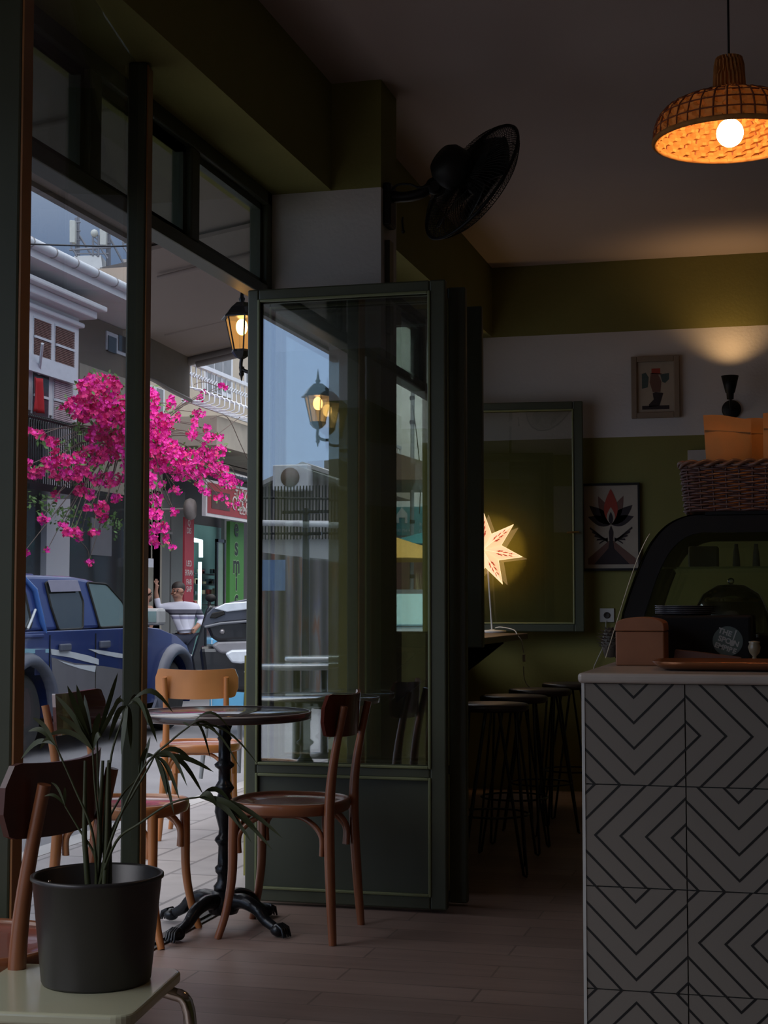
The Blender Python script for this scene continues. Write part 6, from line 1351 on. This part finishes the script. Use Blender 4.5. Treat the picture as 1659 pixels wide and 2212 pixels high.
# tree far beyond
t = thing('street_tree', (-2.6, 27, -.3), 'green tree beyond the side window', 'tree'); m = MB(); cc = atT(998, 930, 26)
for i in range(900):
    p = cc+Vector((R.gauss(0, .18), R.gauss(0, .4), R.gauss(0, .7))); d = Vector((R.gauss(0, 1), R.gauss(0, 1), R.gauss(0, 1))).normalized()*.08; e_ = d.orthogonal()*.5; m.add([p, p+d+e_, p+d*2, p+d-e_], [(0, 1, 2, 3)])
m.build('foliage', M_bf, t); MB().tube([Vector((cc.x, cc.y, -.3)), cc], .07, 8).build('trunk', M_bs, t); t.location = (cc.x, cc.y, -.3)
for o in t.children: o.location = Vector((-2.6, 27, -.3))-Vector(t.location)

# ------------------------------------------------------------------ the near end of the street, mirrored in the door glass
U = onYm
t = thing('gabled_shed', (-10, -14, -.3), 'grey corrugated shed with a gable roof, mirrored in the door glass', 'building')
def f_corr(tt, p):
    s = tt.nodes.new('ShaderNodeTexWave'); s.wave_type = 'BANDS'; s.bands_direction = 'X'; s.inputs['Scale'].default_value = 2.2; tt.links.new(p, s.inputs['Vector']); return n_mix(tt, s.outputs['Fac'], (.13, .12, .12), (.33, .31, .30)), None
M_cor = posmat('corrugated_wall', f_corr, .7)
g = [U(535, 1060, -14), U(652, 1003, -14), U(700, 1022, -14), U(790, 1050, -14), U(790, 1180, -14), U(535, 1180, -14)]; g[4].z = g[5].z = -.3
MB().prism(g, (0, -3, 0)).build('wall', M_cor, t)
MB().prism([U(530, 1056, -13.8), U(652, 997, -13.8), U(790, 1044, -13.8), U(790, 1052, -13.8), U(652, 1006, -13.8), U(530, 1066, -13.8)], (0, -3.4, 0)).build('roof', mat('pale_roof_edge', (.36, .36, .36), .6), t)
p = U(650, 1034, -13.9); q = MB().box(p-Vector((.42, 0, .22)), p+Vector((.22, .3, .22))).build('air_conditioner', M_wf, t, bevel=.02); MB().lathe([(.16, 0), (.17, .02), (.001, .02)], p+Vector((-.1, .29, 0)), 24, M=Matrix.Rotation(-PI/2, 3, 'X')).build('fan_grille', mat('grille_red_grey', (.12, .07, .07), .6), q)
t = thing('far_block', (-12, -24, -.3), 'grey flat-roofed block behind the shed, mirrored in the door glass', 'building')
g = [U(700, 995, -24), U(800, 985, -24), U(800, 1100, -24), U(700, 1100, -24)]; g[2].z = g[3].z = -.3; MB().prism(g, (0, -4, 0)).build('wall', mat('grey_block', (.20, .20, .18), .9), t)
t = thing('boundary_fence', (-9, -12, 1), 'thin black bar fence above the pale parapet, mirrored in the door glass', 'fence')
a = U(540, 1075, -12.4); b = U(780, 1078, -12.4); zl = U(660, 1165, -12.4).z
m = MB(); m.tube([a, b], .022, 6).tube([Vector((a.x, a.y, zl+.1)), Vector((b.x, b.y, zl+.1))], .022, 6); m.build('rails', M_iron, t)
for i in range(36): x = a.x+(b.x-a.x)*i/35; MB().tube([(x, -12.4, zl), (x, -12.4, a.z+.18)], .012, 5).build('bar', M_iron, t)
t = thing('parapet', (-9, -12, 1), 'white-capped parapet wall, mirrored in the door glass', 'wall')
a = U(540, 1165, -12.6); b = U(790, 1200, -12.6)
MB().box((a.x, -12.9, -.3), (b.x, -12.5, a.z)).build('wall', mat('pale_parapet', (.38, .40, .42), .8, var=.15, scale=2), t); MB().tube([(a.x, -12.35, U(600, 1128, -12.35).z), (b.x, -12.35, U(700, 1134, -12.35).z)], .05, 8).build('pipe', M_wf, t)
def f_board(tt, p):
    n = n_noise(tt, p, 2.2, 3, (2.5, 1, .25)); r = tt.nodes.new('ShaderNodeValToRGB'); tt.links.new(n, r.inputs[0]); e = r.color_ramp.elements
    e[0].position = .30; e[0].color = (.09, .09, .11, 1); e[1].position = .75; e[1].color = (.20, .19, .08, 1)
    for pos, c in ((.40, (.15, .14, .15)), (.47, (.17, .17, .23)), (.53, (.25, .24, .24)), (.58, (.28, .13, .09)), (.64, (.22, .22, .24))): q = e.new(pos); q.color = c+(1,)
    s = tt.nodes.new('ShaderNodeTexWave'); s.bands_direction = 'X'; s.inputs['Scale'].default_value = 1.6; s.inputs['Distortion'].default_value = .5; tt.links.new(p, s.inputs['Vector'])
    return n_mix(tt, s.outputs['Fac'], (.06, .06, .065), r.outputs[0]), None
M_board = posmat('painted_boards', f_board, .8)
t = thing('painted_board_wall', (-8, -8, -.3), 'tall wall of weathered painted boards, mirrored in the door glass', 'wall')
g = [U(540, 1190, -8), U(620, 1200, -8), U(790, 1216, -8), U(790, 1400, -8), U(540, 1400, -8)]; g[3].z = g[4].z = -.3; MB().prism(g, (0, -.2, 0)).build('boards', M_board, t)
t = thing('notice_board', tuple(U(588, 1274, -7.5)), 'pale blue panel fixed to the board wall, mirrored in the door glass', 'sign'); a = U(562, 1276, -7.5); b = U(611, 1209, -7.5); MB().box((a.x, -7.6, a.z), (b.x, -7.5, b.z)).build('panel', mat('panel_blue', (.14, .24, .42), .4), t)
p = U(660, 1300, -6.5); t = thing('utility_pole', (p.x, p.y, -.14), 'dark utility pole with cross arms, mirrored in the door glass', 'pole'); MB().tube([(p.x, p.y, -.14), (p.x, p.y, U(660, 1098, -6.5).z)], [.06, .04], 10).build('pole', M_iron, t)
for py, w_ in ((1106, .3), (1153, .2)): z = U(660, py, -6.5).z; MB().box((p.x-w_, p.y-.02, z-.02), (p.x+w_, p.y+.02, z+.02)).build('cross_arm', M_iron, t)
def pub_table(px, py, Y, label):
    z = .75; d = ray(px, py); k = (z-CZ)/d[2]; x = d[0]*k; y = 2*MY-d[1]*k
    t = thing('round_table', (x, y, -.012), label, 'table', 'round tables on the near pavement')
    MB().lathe([(.001, .735), (.30, .735), (.305, .75), (.30, .765), (.001, .765)], (0, 0, 0), 36).build('tabletop', mat('pale_tabletop', (.40, .44, .48), .12, coat=.5), t, local=True)
    MB().lathe([(.001, 0), (.20, 0), (.19, .02), (.03, .04), (.025, .735), (.001, .735)], (0, 0, 0), 20).build('pedestal', M_iron, t, local=True); return t
pub_table(640, 1436, 0, 'round pavement table nearest the café door in the glass reflection'); pub_table(700, 1420, 0, 'round pavement table farther off in the glass reflection')
